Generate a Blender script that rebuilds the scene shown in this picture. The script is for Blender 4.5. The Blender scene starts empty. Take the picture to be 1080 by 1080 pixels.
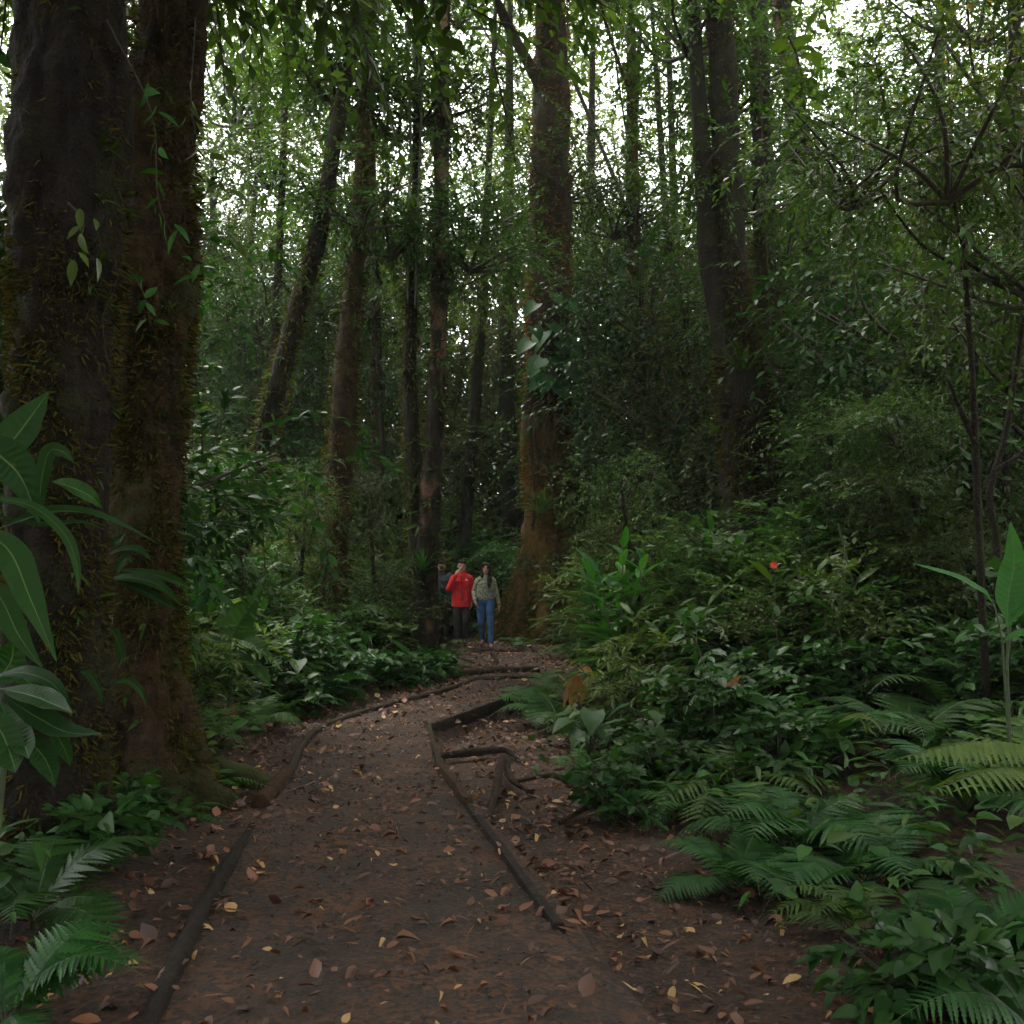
import bpy, math, random
import numpy as np
from mathutils import Vector, Matrix, noise

SC = bpy.context.scene
COL = SC.collection
rng = np.random.default_rng(11)
random.seed(11)
R = math.radians

# ------------------------------------------------------------------ camera
F = 1050.0                      # focal length in pixels of a 1080 px wide frame
HORIZON = 600.0
CAMZ = 1.6
PITCH = math.atan((HORIZON - 540.0) / F)
cam_d = bpy.data.cameras.new("camera")
cam_d.sensor_width = 36.0
cam_d.lens = 36.0 * F / 1080.0
cam_d.clip_start = 0.05
cam_d.clip_end = 3000.0
cam = bpy.data.objects.new("camera", cam_d)
COL.objects.link(cam)
cam.location = (0, 0, CAMZ)
cam.rotation_euler = (math.pi / 2 + PITCH, 0, 0)
SC.camera = cam

# ------------------------------------------------------------------ sky, sun, exposure
SUN_EL, SUN_AZ = 66.0, -25.0    # degrees; azimuth measured clockwise from +Y
w = bpy.data.worlds.new("World")
SC.world = w
w.use_nodes = True
nt = w.node_tree
nt.nodes.clear()
wo = nt.nodes.new("ShaderNodeOutputWorld")
bg = nt.nodes.new("ShaderNodeBackground")
sky = nt.nodes.new("ShaderNodeTexSky")
sky.sky_type = 'NISHITA'
sky.sun_disc = False
sky.sun_elevation = R(SUN_EL)
sky.sun_rotation = R(SUN_AZ)
sky.air_density = 1.0
sky.dust_density = 4.0
hs = nt.nodes.new("ShaderNodeHueSaturation")
hs.inputs["Saturation"].default_value = 0.10
nt.links.new(sky.outputs[0], hs.inputs["Color"])
nt.links.new(hs.outputs[0], bg.inputs["Color"])
bg.inputs["Strength"].default_value = 0.15
nt.links.new(bg.outputs[0], wo.inputs[0])

sun_d = bpy.data.lights.new("sun", 'SUN')
sun_d.energy = 1.5
sun_d.angle = R(25)
sun_d.color = (1.0, 0.94, 0.82)
sun = bpy.data.objects.new("sun", sun_d)
COL.objects.link(sun)
sd = Vector((math.sin(R(SUN_AZ)) * math.cos(R(SUN_EL)), math.cos(R(SUN_AZ)) * math.cos(R(SUN_EL)), math.sin(R(SUN_EL))))
sun.rotation_euler = sd.to_track_quat('Z', 'Y').to_euler()

SC.view_settings.view_transform = 'Standard'
SC.view_settings.look = 'None'
SC.view_settings.exposure = 2.75
SC.view_settings.gamma = 1.0
SC.view_settings.use_curve_mapping = False
cy = SC.cycles
cy.use_denoising = True
cy.use_adaptive_sampling = True
cy.adaptive_threshold = 0.015
cy.max_bounces = 6
cy.diffuse_bounces = 3
cy.glossy_bounces = 2
cy.transmission_bounces = 3
cy.transparent_max_bounces = 4
cy.sample_clamp_indirect = 4.0
cy.caustics_reflective = False
cy.caustics_refractive = False


# ------------------------------------------------------------------ pixel <-> world
def ray(px, py):
    x = (px - 540.0) / F
    y = (540.0 - py) / F
    c, s = math.cos(PITCH), math.sin(PITCH)
    return np.array([x, c - y * s, s + y * c])


def P(px, py, d):
    """the point seen at pixel (px, py) whose distance along Y is d"""
    r = ray(px, py)
    return np.array([0, 0, CAMZ]) + r * (d / r[1])


def G(px, py, z=0.0):
    """the point seen at pixel (px, py) at height z"""
    r = ray(px, py)
    return np.array([0, 0, CAMZ]) + r * ((z - CAMZ) / r[2])


def X(px, d):
    return (px - 540.0) / F * d


def to_px(x, y, z):
    c, s = math.cos(PITCH), math.sin(PITCH)
    dz = z - CAMZ
    depth = y * c + dz * s
    return 540 + F * x / depth, 540 - F * (-y * s + dz * c) / depth


# ------------------------------------------------------------------ mesh building
class MB:
    def __init__(self):
        self.v, self.q, self.t, self.qm, self.tm, self.n = [], [], [], [], [], 0

    def add(self, V, quads=None, tris=None, mat=0):
        V = np.asarray(V, float).reshape(-1, 3)
        if quads is not None and len(quads):
            q = np.asarray(quads, int).reshape(-1, 4) + self.n
            self.q.append(q); self.qm.append(np.full(len(q), mat))
        if tris is not None and len(tris):
            t = np.asarray(tris, int).reshape(-1, 3) + self.n
            self.t.append(t); self.tm.append(np.full(len(t), mat))
        self.v.append(V)
        self.n += len(V)

    def scatter(self, tpl, M, pos, mat=0):
        """tpl = (V, quads, tris); M (n,3,3) with columns x,y,z times scale; pos (n,3)"""
        V, q, t = tpl
        n, k = len(pos), len(V)
        if n == 0:
            return
        W = np.einsum('nij,kj->nki', M, V) + pos[:, None, :]
        off = (np.arange(n) * k)[:, None, None]
        Q = (np.asarray(q, int).reshape(1, -1, 4) + off).reshape(-1, 4) if len(q) else None
        T = (np.asarray(t, int).reshape(1, -1, 3) + off).reshape(-1, 3) if len(t) else None
        self.add(W.reshape(-1, 3), Q, T, mat)

    def tube(self, pts, rad, sides=8, mat=0, rough=0.0, seed=0.0, cap=True, freq=2.0, flares=(), base=None):
        pts = np.asarray(pts, float)
        rad = np.asarray(rad, float)
        k = len(pts)
        tan = np.gradient(pts, axis=0)
        tan /= np.linalg.norm(tan, axis=1)[:, None] + 1e-9
        a = np.array([1.0, 0, 0]) if abs(tan[0][0]) < 0.9 else np.array([0, 1.0, 0])
        V = []
        ang = np.linspace(0, 2 * math.pi, sides, endpoint=False)
        u = a - tan[0] * a.dot(tan[0]); u /= np.linalg.norm(u)
        for i in range(k):
            u = u - tan[i] * u.dot(tan[i]); u /= np.linalg.norm(u)
            vv = np.cross(tan[i], u)
            d = np.cos(ang)[:, None] * u + np.sin(ang)[:, None] * vv
            r = np.full(sides, rad[i])
            for (fa, amt, h, sharp) in flares:
                zz = max(0.0, pts[i][2] - (base if base is not None else pts[0][2]))
                wa = np.arctan2(d[:, 1], d[:, 0])
                da = np.abs((wa - fa + math.pi) % (2 * math.pi) - math.pi)
                r = r + amt * math.exp(-(zz / h) ** 1.3) * np.exp(-(da / sharp) ** 2)
            if rough:
                for j in range(sides):
                    p = pts[i] + d[j] * rad[i]
                    f = noise.fractal(Vector((p[0] * freq * 1.6 + seed, p[1] * freq * 1.6, p[2] * freq * .55)), 1.0, 2.1, 5)
                    f2 = noise.noise(Vector((p[0] * freq * 5 + seed, p[1] * freq * 5, p[2] * freq * 4)))
                    r[j] *= 1 + rough * f + rough * .35 * f2
            V.append(pts[i] + d * r[:, None])
        V = np.concatenate(V)
        i0 = (np.arange(k - 1) * sides)[:, None]
        j0 = np.arange(sides)[None, :]
        j1 = (j0 + 1) % sides
        Q = np.stack([i0 + j0, i0 + j1, i0 + sides + j1, i0 + sides + j0], -1).reshape(-1, 4)
        tris = None
        if cap:
            V = np.concatenate([V, pts[:1], pts[-1:]])
            c0, c1 = k * sides, k * sides + 1
            jj = np.arange(sides); jn = (jj + 1) % sides
            e = (k - 1) * sides
            tris = np.concatenate([np.stack([np.full(sides, c0), jn, jj], -1), np.stack([np.full(sides, c1), e + jj, e + jn], -1)])
        self.add(V, Q, tris, mat)

    def mesh(self, name, mats, smooth=True):
        me = bpy.data.meshes.new(name)
        V = np.concatenate(self.v) if self.v else np.zeros((0, 3))
        Q = np.concatenate(self.q) if self.q else np.zeros((0, 4), int)
        T = np.concatenate(self.t) if self.t else np.zeros((0, 3), int)
        nq, ntr = len(Q), len(T)
        me.vertices.add(len(V)); me.vertices.foreach_set("co", V.ravel())
        me.loops.add(nq * 4 + ntr * 3)
        me.loops.foreach_set("vertex_index", np.concatenate([Q.ravel(), T.ravel()]).astype(np.int32))
        me.polygons.add(nq + ntr)
        st = np.concatenate([np.arange(nq) * 4, nq * 4 + np.arange(ntr) * 3]).astype(np.int32)
        me.polygons.foreach_set("loop_start", st)
        mi = np.concatenate([np.concatenate(self.qm) if self.qm else np.zeros(0), np.concatenate(self.tm) if self.tm else np.zeros(0)]).astype(np.int32)
        me.polygons.foreach_set("material_index", mi)
        me.polygons.foreach_set("use_smooth", np.full(nq + ntr, smooth))
        for m in (mats if isinstance(mats, (list, tuple)) else [mats]):
            me.materials.append(m)
        me.update(calc_edges=True)
        me.validate()
        return me

    def obj(self, name, mats, parent=None, smooth=True):
        return link(name, self.mesh(name, mats, smooth), parent)


def link(name, me, parent=None):
    o = bpy.data.objects.new(name, me)
    COL.objects.link(o)
    if parent is not None:
        o.parent = parent
    return o


def tag(o, label=None, cat=None, group=None, kind=None):
    if label: o["label"] = label
    if cat: o["category"] = cat
    if group: o["group"] = group
    if kind: o["kind"] = kind
    return o


def thing(name, label, cat, loc=(0, 0, 0), rz=0.0, group=None):
    o = bpy.data.objects.new(name, None)
    COL.objects.link(o)
    o.location = loc
    o.rotation_euler = (0, 0, rz)
    o.empty_display_size = 0.2
    return tag(o, label, cat, group)


def norm(a):
    return a / (np.linalg.norm(a, axis=-1, keepdims=True) + 1e-9)


def frames(direction, up, scale):
    """(n,3,3): leaf y axis along direction, z axis near up"""
    y = norm(direction)
    x = norm(np.cross(y, up))
    z = np.cross(x, y)
    M = np.stack([x, y, z], -1)
    return M * np.asarray(scale).reshape(-1, 1, 1)


def spline(pts, n):
    """Catmull-Rom through pts, n samples"""
    p = np.asarray(pts, float)
    p = np.concatenate([[2 * p[0] - p[1]], p, [2 * p[-1] - p[-2]]])
    m = len(p) - 3
    out = []
    for t in np.linspace(0, m - 1e-6, n):
        i = int(t); f = t - i
        a, b, c, d = p[i:i + 4]
        out.append(.5 * ((2 * b) + (c - a) * f + (2 * a - 5 * b + 4 * c - d) * f * f + (3 * b - a - 3 * c + d) * f ** 3))
    return np.array(out)


# ------------------------------------------------------------------ leaf templates (length 1 along +Y, face up +Z)
def leaf_tpl(ts, ws, droop=0.12, fold=0.08):
    """spine with two halves; ts/ws = stations and half widths between base and tip"""
    V = [(0, 0, 0)]
    for t, wd in zip(ts, ws):
        z = -droop * t * t
        V += [(-wd, t, z + fold * wd / max(ws)), (0, t, z), (wd, t, z + fold * wd / max(ws))]
    V.append((0, 1, -droop))
    n = len(ts)
    tip = 3 * n + 1
    q, t3 = [], [(0, 2, 1), (0, 3, 2)]
    for i in range(n - 1):
        a, b = 1 + 3 * i, 4 + 3 * i
        q += [(a, a + 1, b + 1, b), (a + 1, a + 2, b + 2, b + 1)]
    a = 1 + 3 * (n - 1)
    t3 += [(a, a + 1, tip), (a + 1, a + 2, tip)]
    return np.array(V, float), q, t3


TPL_SIMPLE = leaf_tpl([.45], [.23], .1, .07)
TPL_ELLIP = leaf_tpl([.15, .42, .72], [.15, .24, .17], .16, .07)
TPL_NARROW = leaf_tpl([.2, .5, .8], [.075, .1, .06], .3, .035)
TPL_OVATE = leaf_tpl([.1, .3, .55, .8], [.22, .31, .27, .13], .2, .09)
TPL_BLADE = leaf_tpl([.1, .3, .5, .7, .88], [.055, .085, .09, .07, .035], .35, .03)


def heart_tpl():
    V, q, t = leaf_tpl([.06, .2, .42, .65, .85], [.34, .42, .38, .24, .1], .25, .1)
    V = V.copy()
    V[1, 1] -= .16; V[3, 1] -= .16          # lobes reach behind the stalk
    return V, q, t


TPL_HEART = heart_tpl()


def pinna_tpl(teeth=8, wid=.13):
    """a lobed leaflet"""
    m = 2 * teeth
    V, q = [], []
    for i in range(m + 1):
        t = i / m
        env = wid * (1 - t) ** .75 * min(1, .5 + t * 5)
        wd = env * (1.0 if i % 2 else .42) + .004
        off = .03 if i % 2 else 0
        z = -.15 * t * t
        V += [(-wd, t + off, z + .012), (0, t, z), (wd, t + off, z + .012)]
        if i:
            a, b = 3 * (i - 1), 3 * i
            q += [(a, a + 1, b + 1, b), (a + 1, a + 2, b + 2, b + 1)]
    return np.array(V, float), q, []


TPL_PINNA = pinna_tpl()


def frond_tpl(n=20, spread=.26, arch=.5, teeth=7, stalk=.18, wid=.13):
    """a fern frond: rachis of length 1, lobed leaflets, arching down"""
    mb = MB()
    t = np.linspace(0, 1, 14)
    path = lambda t: np.stack([0 * t, np.sin(t * 1.25) / math.sin(1.25) * .95, -arch * t ** 2.2 + .12 * np.sin(t * 3.1)], -1)
    mb.tube(path(t), .008 * (1 - .8 * t), 4, 1, cap=False)
    tt = np.linspace(stalk, .985, n)
    p = path(tt)
    tan = norm(path(tt + .01) - path(tt - .01))
    L = spread * np.sin(np.clip((tt - stalk) / (1 - stalk) * 1.0 + .12, 0, 1) ** .75 * math.pi) ** .8 + .02
    pin = pinna_tpl(teeth, wid)
    for s in (-1, 1):
        side = np.stack([np.full(n, float(s)), np.zeros(n), np.zeros(n)], -1)
        d = side * .9 + tan * .42 + np.array([0, 0, -.1])
        d += rng.normal(0, .04, d.shape)
        up = np.cross(side, tan) * s
        up = np.where(up[:, 2:] < 0, -up, up)
        mb.scatter(pin, frames(d, up, L), p, 0)
    V = np.concatenate(mb.v)
    return mb, V


def palm_leaf(mb, n=26, length=1.0, leaflet=.42, arch=.5, M=np.eye(3), pos=np.zeros(3), mats=(0, 1), fw=.35):
    """a pinnate palm leaf added to mb"""
    t = np.linspace(0, 1, 14)
    path = lambda t: np.stack([0 * t, np.sin(t * 1.2) / math.sin(1.2), -arch * t ** 2 + .25 * t], -1) * length
    tr = lambda p: p @ M.T + pos
    mb.tube(tr(path(t)), .012 * length * (1 - .75 * t) + .002, 5, mats[1], cap=False)
    tt = np.linspace(.22, 1, n)
    p = path(tt)
    tan = norm(path(tt + .01) - path(tt - .01))
    L = leaflet * length * (np.sin((tt - .1) / .95 * math.pi * .92) ** .6)
    for s in (-1, 1):
        d = np.stack([np.full(n, .85 * s), np.zeros(n), np.full(n, -.18)], -1) + tan * (fw + .5 * tt[:, None] ** 2)
        d += rng.normal(0, .06, d.shape)
        up = np.tile(np.array([0, -.2, 1.0]), (n, 1)) + rng.normal(0, .15, (n, 3))
        mb.scatter(TPL_BLADE, np.einsum('ij,njk->nik', M, frames(d, up, L)), tr(p), mats[0])


# ------------------------------------------------------------------ materials
def nodes_mat(name):
    m = bpy.data.materials.new(name)
    m.use_nodes = True
    nt = m.node_tree
    nt.nodes.clear()
    out = nt.nodes.new("ShaderNodeOutputMaterial")
    return m, nt, out


def N(nt, typ, **kw):
    n = nt.nodes.new(typ)
    for k, v in kw.items():
        if k in n.inputs.keys():
            n.inputs[k].default_value = v
        else:
            setattr(n, k, v)
    return n


def mixrgb(nt, a, b, f, blend='MIX'):
    n = nt.nodes.new("ShaderNodeMix")
    n.data_type = 'RGBA'
    n.blend_type = blend
    for sock, v in ((n.inputs[0], f), (n.inputs[6], a), (n.inputs[7], b)):
        if hasattr(v, "node"):
            nt.links.new(v, sock)
        else:
            sock.default_value = v if not isinstance(v, tuple) else (*v, 1)[:4]
    return n.outputs[2]


def maprange(nt, v, a, b, c=0.0, d=1.0):
    n = nt.nodes.new("ShaderNodeMapRange")
    nt.links.new(v, n.inputs[0])
    for i, x in zip((1, 2, 3, 4), (a, b, c, d)):
        n.inputs[i].default_value = x
    return n.outputs[0]


def leaf_mat(name, dark, light, rough=.42, transl=.28, accent=None, acc_at=.97, spec=.5, blotch=None):
    m, nt, out = nodes_mat(name)
    L = nt.links.new
    geo = N(nt, "ShaderNodeNewGeometry")
    oi = N(nt, "ShaderNodeObjectInfo")
    c = mixrgb(nt, dark, light, geo.outputs["Random Per Island"])
    hsv = N(nt, "ShaderNodeHueSaturation")
    L(c, hsv.inputs["Color"])
    L(maprange(nt, oi.outputs["Random"], 0, 1, .485, .513), hsv.inputs["Hue"])
    L(maprange(nt, oi.outputs["Random"], 0, 1, .75, 1.25), hsv.inputs["Value"])
    col = hsv.outputs[0]
    tc = N(nt, "ShaderNodeTexCoord")
    nz = N(nt, "ShaderNodeTexNoise", Scale=9.0, Detail=3.0)
    L(tc.outputs["Object"], nz.inputs["Vector"])
    col = mixrgb(nt, col, (dark[0] * 1.1, dark[1] * .8, dark[2] * .8), maprange(nt, nz.outputs["Fac"], .5, .75, 0, .5))
    if blotch:
        nb = N(nt, "ShaderNodeTexNoise", Scale=16.0, Detail=4.0, Roughness=.7)
        L(tc.outputs["Object"], nb.inputs["Vector"])
        col = mixrgb(nt, col, blotch, maprange(nt, nb.outputs["Fac"], .62, .68, 0, .8))
    if accent:
        ma = N(nt, "ShaderNodeMath", operation='FRACT')
        mm = N(nt, "ShaderNodeMath", operation='MULTIPLY')
        L(geo.outputs["Random Per Island"], mm.inputs[0]); mm.inputs[1].default_value = 37.13
        L(mm.outputs[0], ma.inputs[0])
        gt = N(nt, "ShaderNodeMath", operation='GREATER_THAN')
        L(ma.outputs[0], gt.inputs[0]); gt.inputs[1].default_value = acc_at
        col = mixrgb(nt, col, accent, gt.outputs[0])
    pr = N(nt, "ShaderNodeBsdfPrincipled", Roughness=rough)
    pr.inputs["Specular IOR Level"].default_value = spec
    L(col, pr.inputs["Base Color"])
    tr = N(nt, "ShaderNodeBsdfTranslucent")
    L(mixrgb(nt, col, (1.25, 1.3, .6), 1.0, 'MULTIPLY'), tr.inputs["Color"])
    mx = N(nt, "ShaderNodeMixShader")
    mx.inputs[0].default_value = transl
    L(pr.outputs[0], mx.inputs[1]); L(tr.outputs[0], mx.inputs[2])
    L(mx.outputs[0], out.inputs[0])
    return m


def bark_mat(name, base, second, moss, moss_lo=.5, moss_hi=.62, scale=3.0, orange=None, o_lo=.6, zr=None, patch=None, rough=.9):
    m, nt, out = nodes_mat(name)
    L = nt.links.new
    tc = N(nt, "ShaderNodeTexCoord")
    mp = N(nt, "ShaderNodeMapping")
    mp.inputs["Scale"].default_value = (1, 1, .22)
    L(tc.outputs["Object"], mp.inputs["Vector"])
    n1 = N(nt, "ShaderNodeTexNoise", Scale=scale * 3.2, Detail=8.0, Roughness=.68)
    L(mp.outputs[0], n1.inputs["Vector"])
    n2 = N(nt, "ShaderNodeTexNoise", Scale=scale * .9, Detail=6.0, Roughness=.65)
    L(tc.outputs["Object"], n2.inputs["Vector"])
    n3 = N(nt, "ShaderNodeTexNoise", Scale=scale * 14, Detail=4.0, Roughness=.7)
    L(tc.outputs["Object"], n3.inputs["Vector"])
    c = mixrgb(nt, base, second, maprange(nt, n1.outputs["Fac"], .35, .65))
    if orange:
        f = maprange(nt, n2.outputs["Fac"], o_lo - .1, o_lo + .05)
        if zr:
            sep = N(nt, "ShaderNodeSeparateXYZ")
            L(tc.outputs["Object"], sep.inputs[0])
            a = maprange(nt, sep.outputs[2], zr[0], zr[1], 1, 0)
            mu = N(nt, "ShaderNodeMath", operation='MULTIPLY')
            ad = N(nt, "ShaderNodeMath", operation='ADD')
            ad.inputs[1].default_value = .25
            L(maprange(nt, n1.outputs["Fac"], .3, .6), ad.inputs[0])
            L(a, mu.inputs[0]); L(ad.outputs[0], mu.inputs[1])
            mu.use_clamp = True
            f = mu.outputs[0]
        c = mixrgb(nt, c, orange, f)
    if patch:
        n4 = N(nt, "ShaderNodeTexNoise", Scale=scale * .75, Detail=2.0)
        mp4 = N(nt, "ShaderNodeMapping"); mp4.inputs["Location"].default_value = (7.3, 2.1, 4.4)
        mp4.inputs["Scale"].default_value = (1, 1, .5)
        L(tc.outputs["Object"], mp4.inputs[0]); L(mp4.outputs[0], n4.inputs["Vector"])
        c = mixrgb(nt, c, patch, maprange(nt, n4.outputs["Fac"], .55, .62))
    mo = mixrgb(nt, moss, (moss[0] * .55, moss[1] * .6, moss[2] * .5), maprange(nt, n3.outputs["Fac"], .4, .6))
    c = mixrgb(nt, c, mo, maprange(nt, n2.outputs["Fac"], moss_lo, moss_hi))
    pr = N(nt, "ShaderNodeBsdfPrincipled", Roughness=rough)
    pr.inputs["Specular IOR Level"].default_value = .25
    L(c, pr.inputs["Base Color"])
    bp = N(nt, "ShaderNodeBump", Strength=1.0, Distance=.09)
    mxh = N(nt, "ShaderNodeMath", operation='ADD')
    L(n1.outputs["Fac"], mxh.inputs[0]); L(n3.outputs["Fac"], mxh.inputs[1])
    L(mxh.outputs[0], bp.inputs["Height"])
    L(bp.outputs[0], pr.inputs["Normal"])
    L(pr.outputs[0], out.inputs[0])
    return m


def plain_mat(name, c1, c2=None, rough=.7, scale=20.0, bump=.3, spec=.4, lo=.4, hi=.6, detail=5.0):
    m, nt, out = nodes_mat(name)
    L = nt.links.new
    tc = N(nt, "ShaderNodeTexCoord")
    n1 = N(nt, "ShaderNodeTexNoise", Scale=scale, Detail=detail, Roughness=.6)
    L(tc.outputs["Object"], n1.inputs["Vector"])
    c2 = c2 or tuple(x * .7 for x in c1)
    pr = N(nt, "ShaderNodeBsdfPrincipled", Roughness=rough)
    pr.inputs["Specular IOR Level"].default_value = spec
    L(mixrgb(nt, c1, c2, maprange(nt, n1.outputs["Fac"], lo, hi)), pr.inputs["Base Color"])
    if bump:
        bp = N(nt, "ShaderNodeBump", Strength=bump, Distance=.01)
        L(n1.outputs["Fac"], bp.inputs["Height"]); L(bp.outputs[0], pr.inputs["Normal"])
    L(pr.outputs[0], out.inputs[0])
    return m


def soil_mat(name, a, b, c, rough=.85, leafy=.5):
    m, nt, out = nodes_mat(name)
    L = nt.links.new
    tc = N(nt, "ShaderNodeTexCoord")
    n1 = N(nt, "ShaderNodeTexNoise", Scale=1.7, Detail=6.0, Roughness=.65)
    n2 = N(nt, "ShaderNodeTexNoise", Scale=48.0, Detail=6.0, Roughness=.75)
    vo = N(nt, "ShaderNodeTexVoronoi", Scale=38.0)
    for n in (n1, n2, vo):
        L(tc.outputs["Object"], n.inputs["Vector"])
    col = mixrgb(nt, a, b, maprange(nt, n2.outputs["Fac"], .35, .65))
    sp = N(nt, "ShaderNodeSeparateColor"); L(vo.outputs["Color"], sp.inputs[0])
    mu = N(nt, "ShaderNodeMath", operation='MULTIPLY')
    L(maprange(nt, sp.outputs[0], .45, .6), mu.inputs[0]); L(maprange(nt, n1.outputs["Fac"], .4, .6, 0, leafy), mu.inputs[1])
    col = mixrgb(nt, col, c, mu.outputs[0])
    pr = N(nt, "ShaderNodeBsdfPrincipled", Roughness=rough)
    pr.inputs["Specular IOR Level"].default_value = .35
    L(col, pr.inputs["Base Color"])
    bp = N(nt, "ShaderNodeBump", Strength=.8, Distance=.02)
    ad = N(nt, "ShaderNodeMath", operation='ADD')
    L(n2.outputs["Fac"], ad.inputs[0]); L(vo.outputs["Distance"], ad.inputs[1])
    L(ad.outputs[0], bp.inputs["Height"]); L(bp.outputs[0], pr.inputs["Normal"])
    L(pr.outputs[0], out.inputs[0])
    return m


M = {}
M['leaf_gloss'] = leaf_mat("glossy_leaf", (.02, .052, .009), (.06, .115, .016), .45, .35, spec=.16)
M['leaf_pale'] = leaf_mat("pale_leaf", (.04, .08, .014), (.095, .145, .028), .5, .4, spec=.16)
M['leaf_far'] = leaf_mat("far_leaf", (.05, .10, .022), (.11, .165, .04), .6, .4, spec=.12)  # brighter pale leaf, light on the far wood put into its colour
M['leaf_yellow'] = leaf_mat("olive_leaf", (.04, .065, .010), (.095, .12, .018), .5, .4, spec=.16, accent=(.2, .1, .02), acc_at=.97)
M['leaf_deep'] = leaf_mat("deep_green_leaf", (.010, .040, .008), (.028, .078, .014), .42, .3, spec=.16)
M['leaf_bright'] = leaf_mat("bright_leaf", (.018, .075, .011), (.045, .125, .019), .5, .38, spec=.16)
M['leaf_blue'] = leaf_mat("bluish_leaf", (.014, .055, .014), (.038, .10, .024), .5, .3, spec=.16)
M['leaf_yellow_green'] = leaf_mat("yellow_green_frond", (.07, .14, .02), (.11, .19, .03), .55, .4, spec=.2)  # pale yellow-green fronds of the corner fern
M['leaf_dead'] = leaf_mat("dead_leaf", (.11, .048, .010), (.22, .11, .02), .7, .25)
M['leaf_brown'] = leaf_mat("brown_dead_leaf", (.12, .04, .012), (.2, .075, .02), .7, .2)
M['moss'] = leaf_mat("moss_tuft", (.016, .016, .004), (.105, .09, .016), .9, .3, spec=.1)
M['moss_green'] = leaf_mat("green_moss_tuft", (.03, .045, .008), (.08, .09, .018), .9, .25, spec=.1)
M['moss_rust'] = leaf_mat("rusty_moss_tuft", (.03, .02, .005), (.2, .10, .018), .9, .3, spec=.1)
M['litter'] = leaf_mat("fallen_leaf", (.03, .013, .008), (.17, .065, .024), .6, .1, accent=(.34, .2, .07), acc_at=.9)
M['twig'] = plain_mat("twig", (.05, .04, .022), (.025, .022, .012), .8)
M['stalk'] = plain_mat("green_stalk", (.05, .075, .025), (.035, .045, .018), .6)
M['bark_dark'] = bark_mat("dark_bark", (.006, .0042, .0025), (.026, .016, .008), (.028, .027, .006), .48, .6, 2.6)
M['bark_mossy'] = bark_mat("mossy_bark", (.010, .006, .003), (.045, .023, .009), (.045, .042, .008), .47, .58, 2.8, orange=(.095, .042, .010), o_lo=.52)
M['bark_rust'] = bark_mat("rusty_bark", (.014, .009, .005), (.04, .022, .010), (.05, .052, .010), .5, .62, 2.2, orange=(.145, .08, .015), o_lo=.5, zr=(3.6, 5.0))
M['bark_grey'] = bark_mat("grey_bark", (.016, .013, .009), (.036, .03, .02), (.03, .032, .008), .5, .6, 3.5)
M['bark_peel'] = bark_mat("peeling_bark", (.014, .009, .006), (.034, .022, .013), (.032, .034, .008), .5, .62, 3.0, patch=(.2, .11, .07))
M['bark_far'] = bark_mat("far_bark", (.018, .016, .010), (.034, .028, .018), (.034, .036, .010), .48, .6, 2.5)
M['root'] = bark_mat("root_bark", (.03, .016, .009), (.07, .038, .02), (.05, .055, .010), .54, .66, 5.0)
M['mossy_root'] = bark_mat("mossy_root", (.03, .02, .009), (.05, .035, .014), (.075, .085, .012), .32, .45, 5.0)
M['wood'] = bark_mat("weathered_wood", (.04, .028, .016), (.09, .062, .036), (.04, .045, .010), .52, .64, 6.0)
M['wood_dark'] = bark_mat("wet_dark_wood", (.02, .014, .009), (.045, .03, .02), (.035, .04, .012), .6, .72, 5.0)
M['cut_wood'] = bark_mat("brown_log", (.05, .026, .012), (.11, .055, .024), (.05, .045, .010), .55, .68, 5.0)
M['soil'] = soil_mat("soil", (.013, .008, .005), (.040, .021, .011), (.085, .034, .013), .92, leafy=.85)
M['path'] = soil_mat("trodden_earth", (.011, .007, .0045), (.046, .027, .016), (.09, .036, .013), .9, .9)

# ------------------------------------------------------------------ terrain
PL = [G(*p)[:2] for p in [(20, 1350), (150, 1080), (215, 960), (262, 880), (293, 843), (308, 815), (320, 794), (338, 772), (366, 757), (412, 744), (462, 731), (500, 718), (512, 705), (476, 692), (462, 684), (448, 675)]]
PR = [G(*p)[:2] for p in [(850, 1350), (690, 1080), (602, 1000), (532, 905), (490, 843), (472, 815), (460, 790), (454, 768), (482, 756), (512, 746), (540, 736), (562, 722), (566, 708), (562, 692), (556, 684), (530, 675)]]
PL = spline([(x, y, 0) for x, y in PL], 160)[:, :2]
PR = spline([(x, y, 0) for x, y in PR], 160)[:, :2]
PC = (PL + PR) / 2
PH = np.linalg.norm(PL - PR, axis=1) / 2


def sstep(a, b, x):
    t = np.clip((x - a) / (b - a), 0, 1)
    return t * t * (3 - 2 * t)


def path_dist(x, y):
    """signed-ish distance outside the path edge (negative inside) and side (+1 right)"""
    x = np.atleast_1d(np.asarray(x, float)); y = np.atleast_1d(np.asarray(y, float))
    out = np.empty(len(x)); side = np.empty(len(x))
    for s in range(0, len(x), 4000):
        dx = x[s:s + 4000, None] - PC[None, :, 0]; dy = y[s:s + 4000, None] - PC[None, :, 1]
        d = np.hypot(dx, dy)
        e = d - PH[None, :]
        i = e.argmin(1)
        ii = np.arange(len(i))
        out[s:s + 4000] = e[ii, i]
        dl = np.hypot(x[s:s + 4000] - PL[i, 0], y[s:s + 4000] - PL[i, 1])
        dr = np.hypot(x[s:s + 4000] - PR[i, 0], y[s:s + 4000] - PR[i, 1])
        side[s:s + 4000] = np.where(dr < dl, 1, -1)
    return out, side


def wob(x, y):
    return (np.sin(x * 1.3 + .7 * np.sin(y * .9)) * .5 + np.sin(y * 1.7 + x * .6) * .35 + .3 * np.sin(x * 3.1 - y * 2.3)
            + .2 * np.sin(x * 6.3 + y * 5.1 + 1.0))


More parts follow.
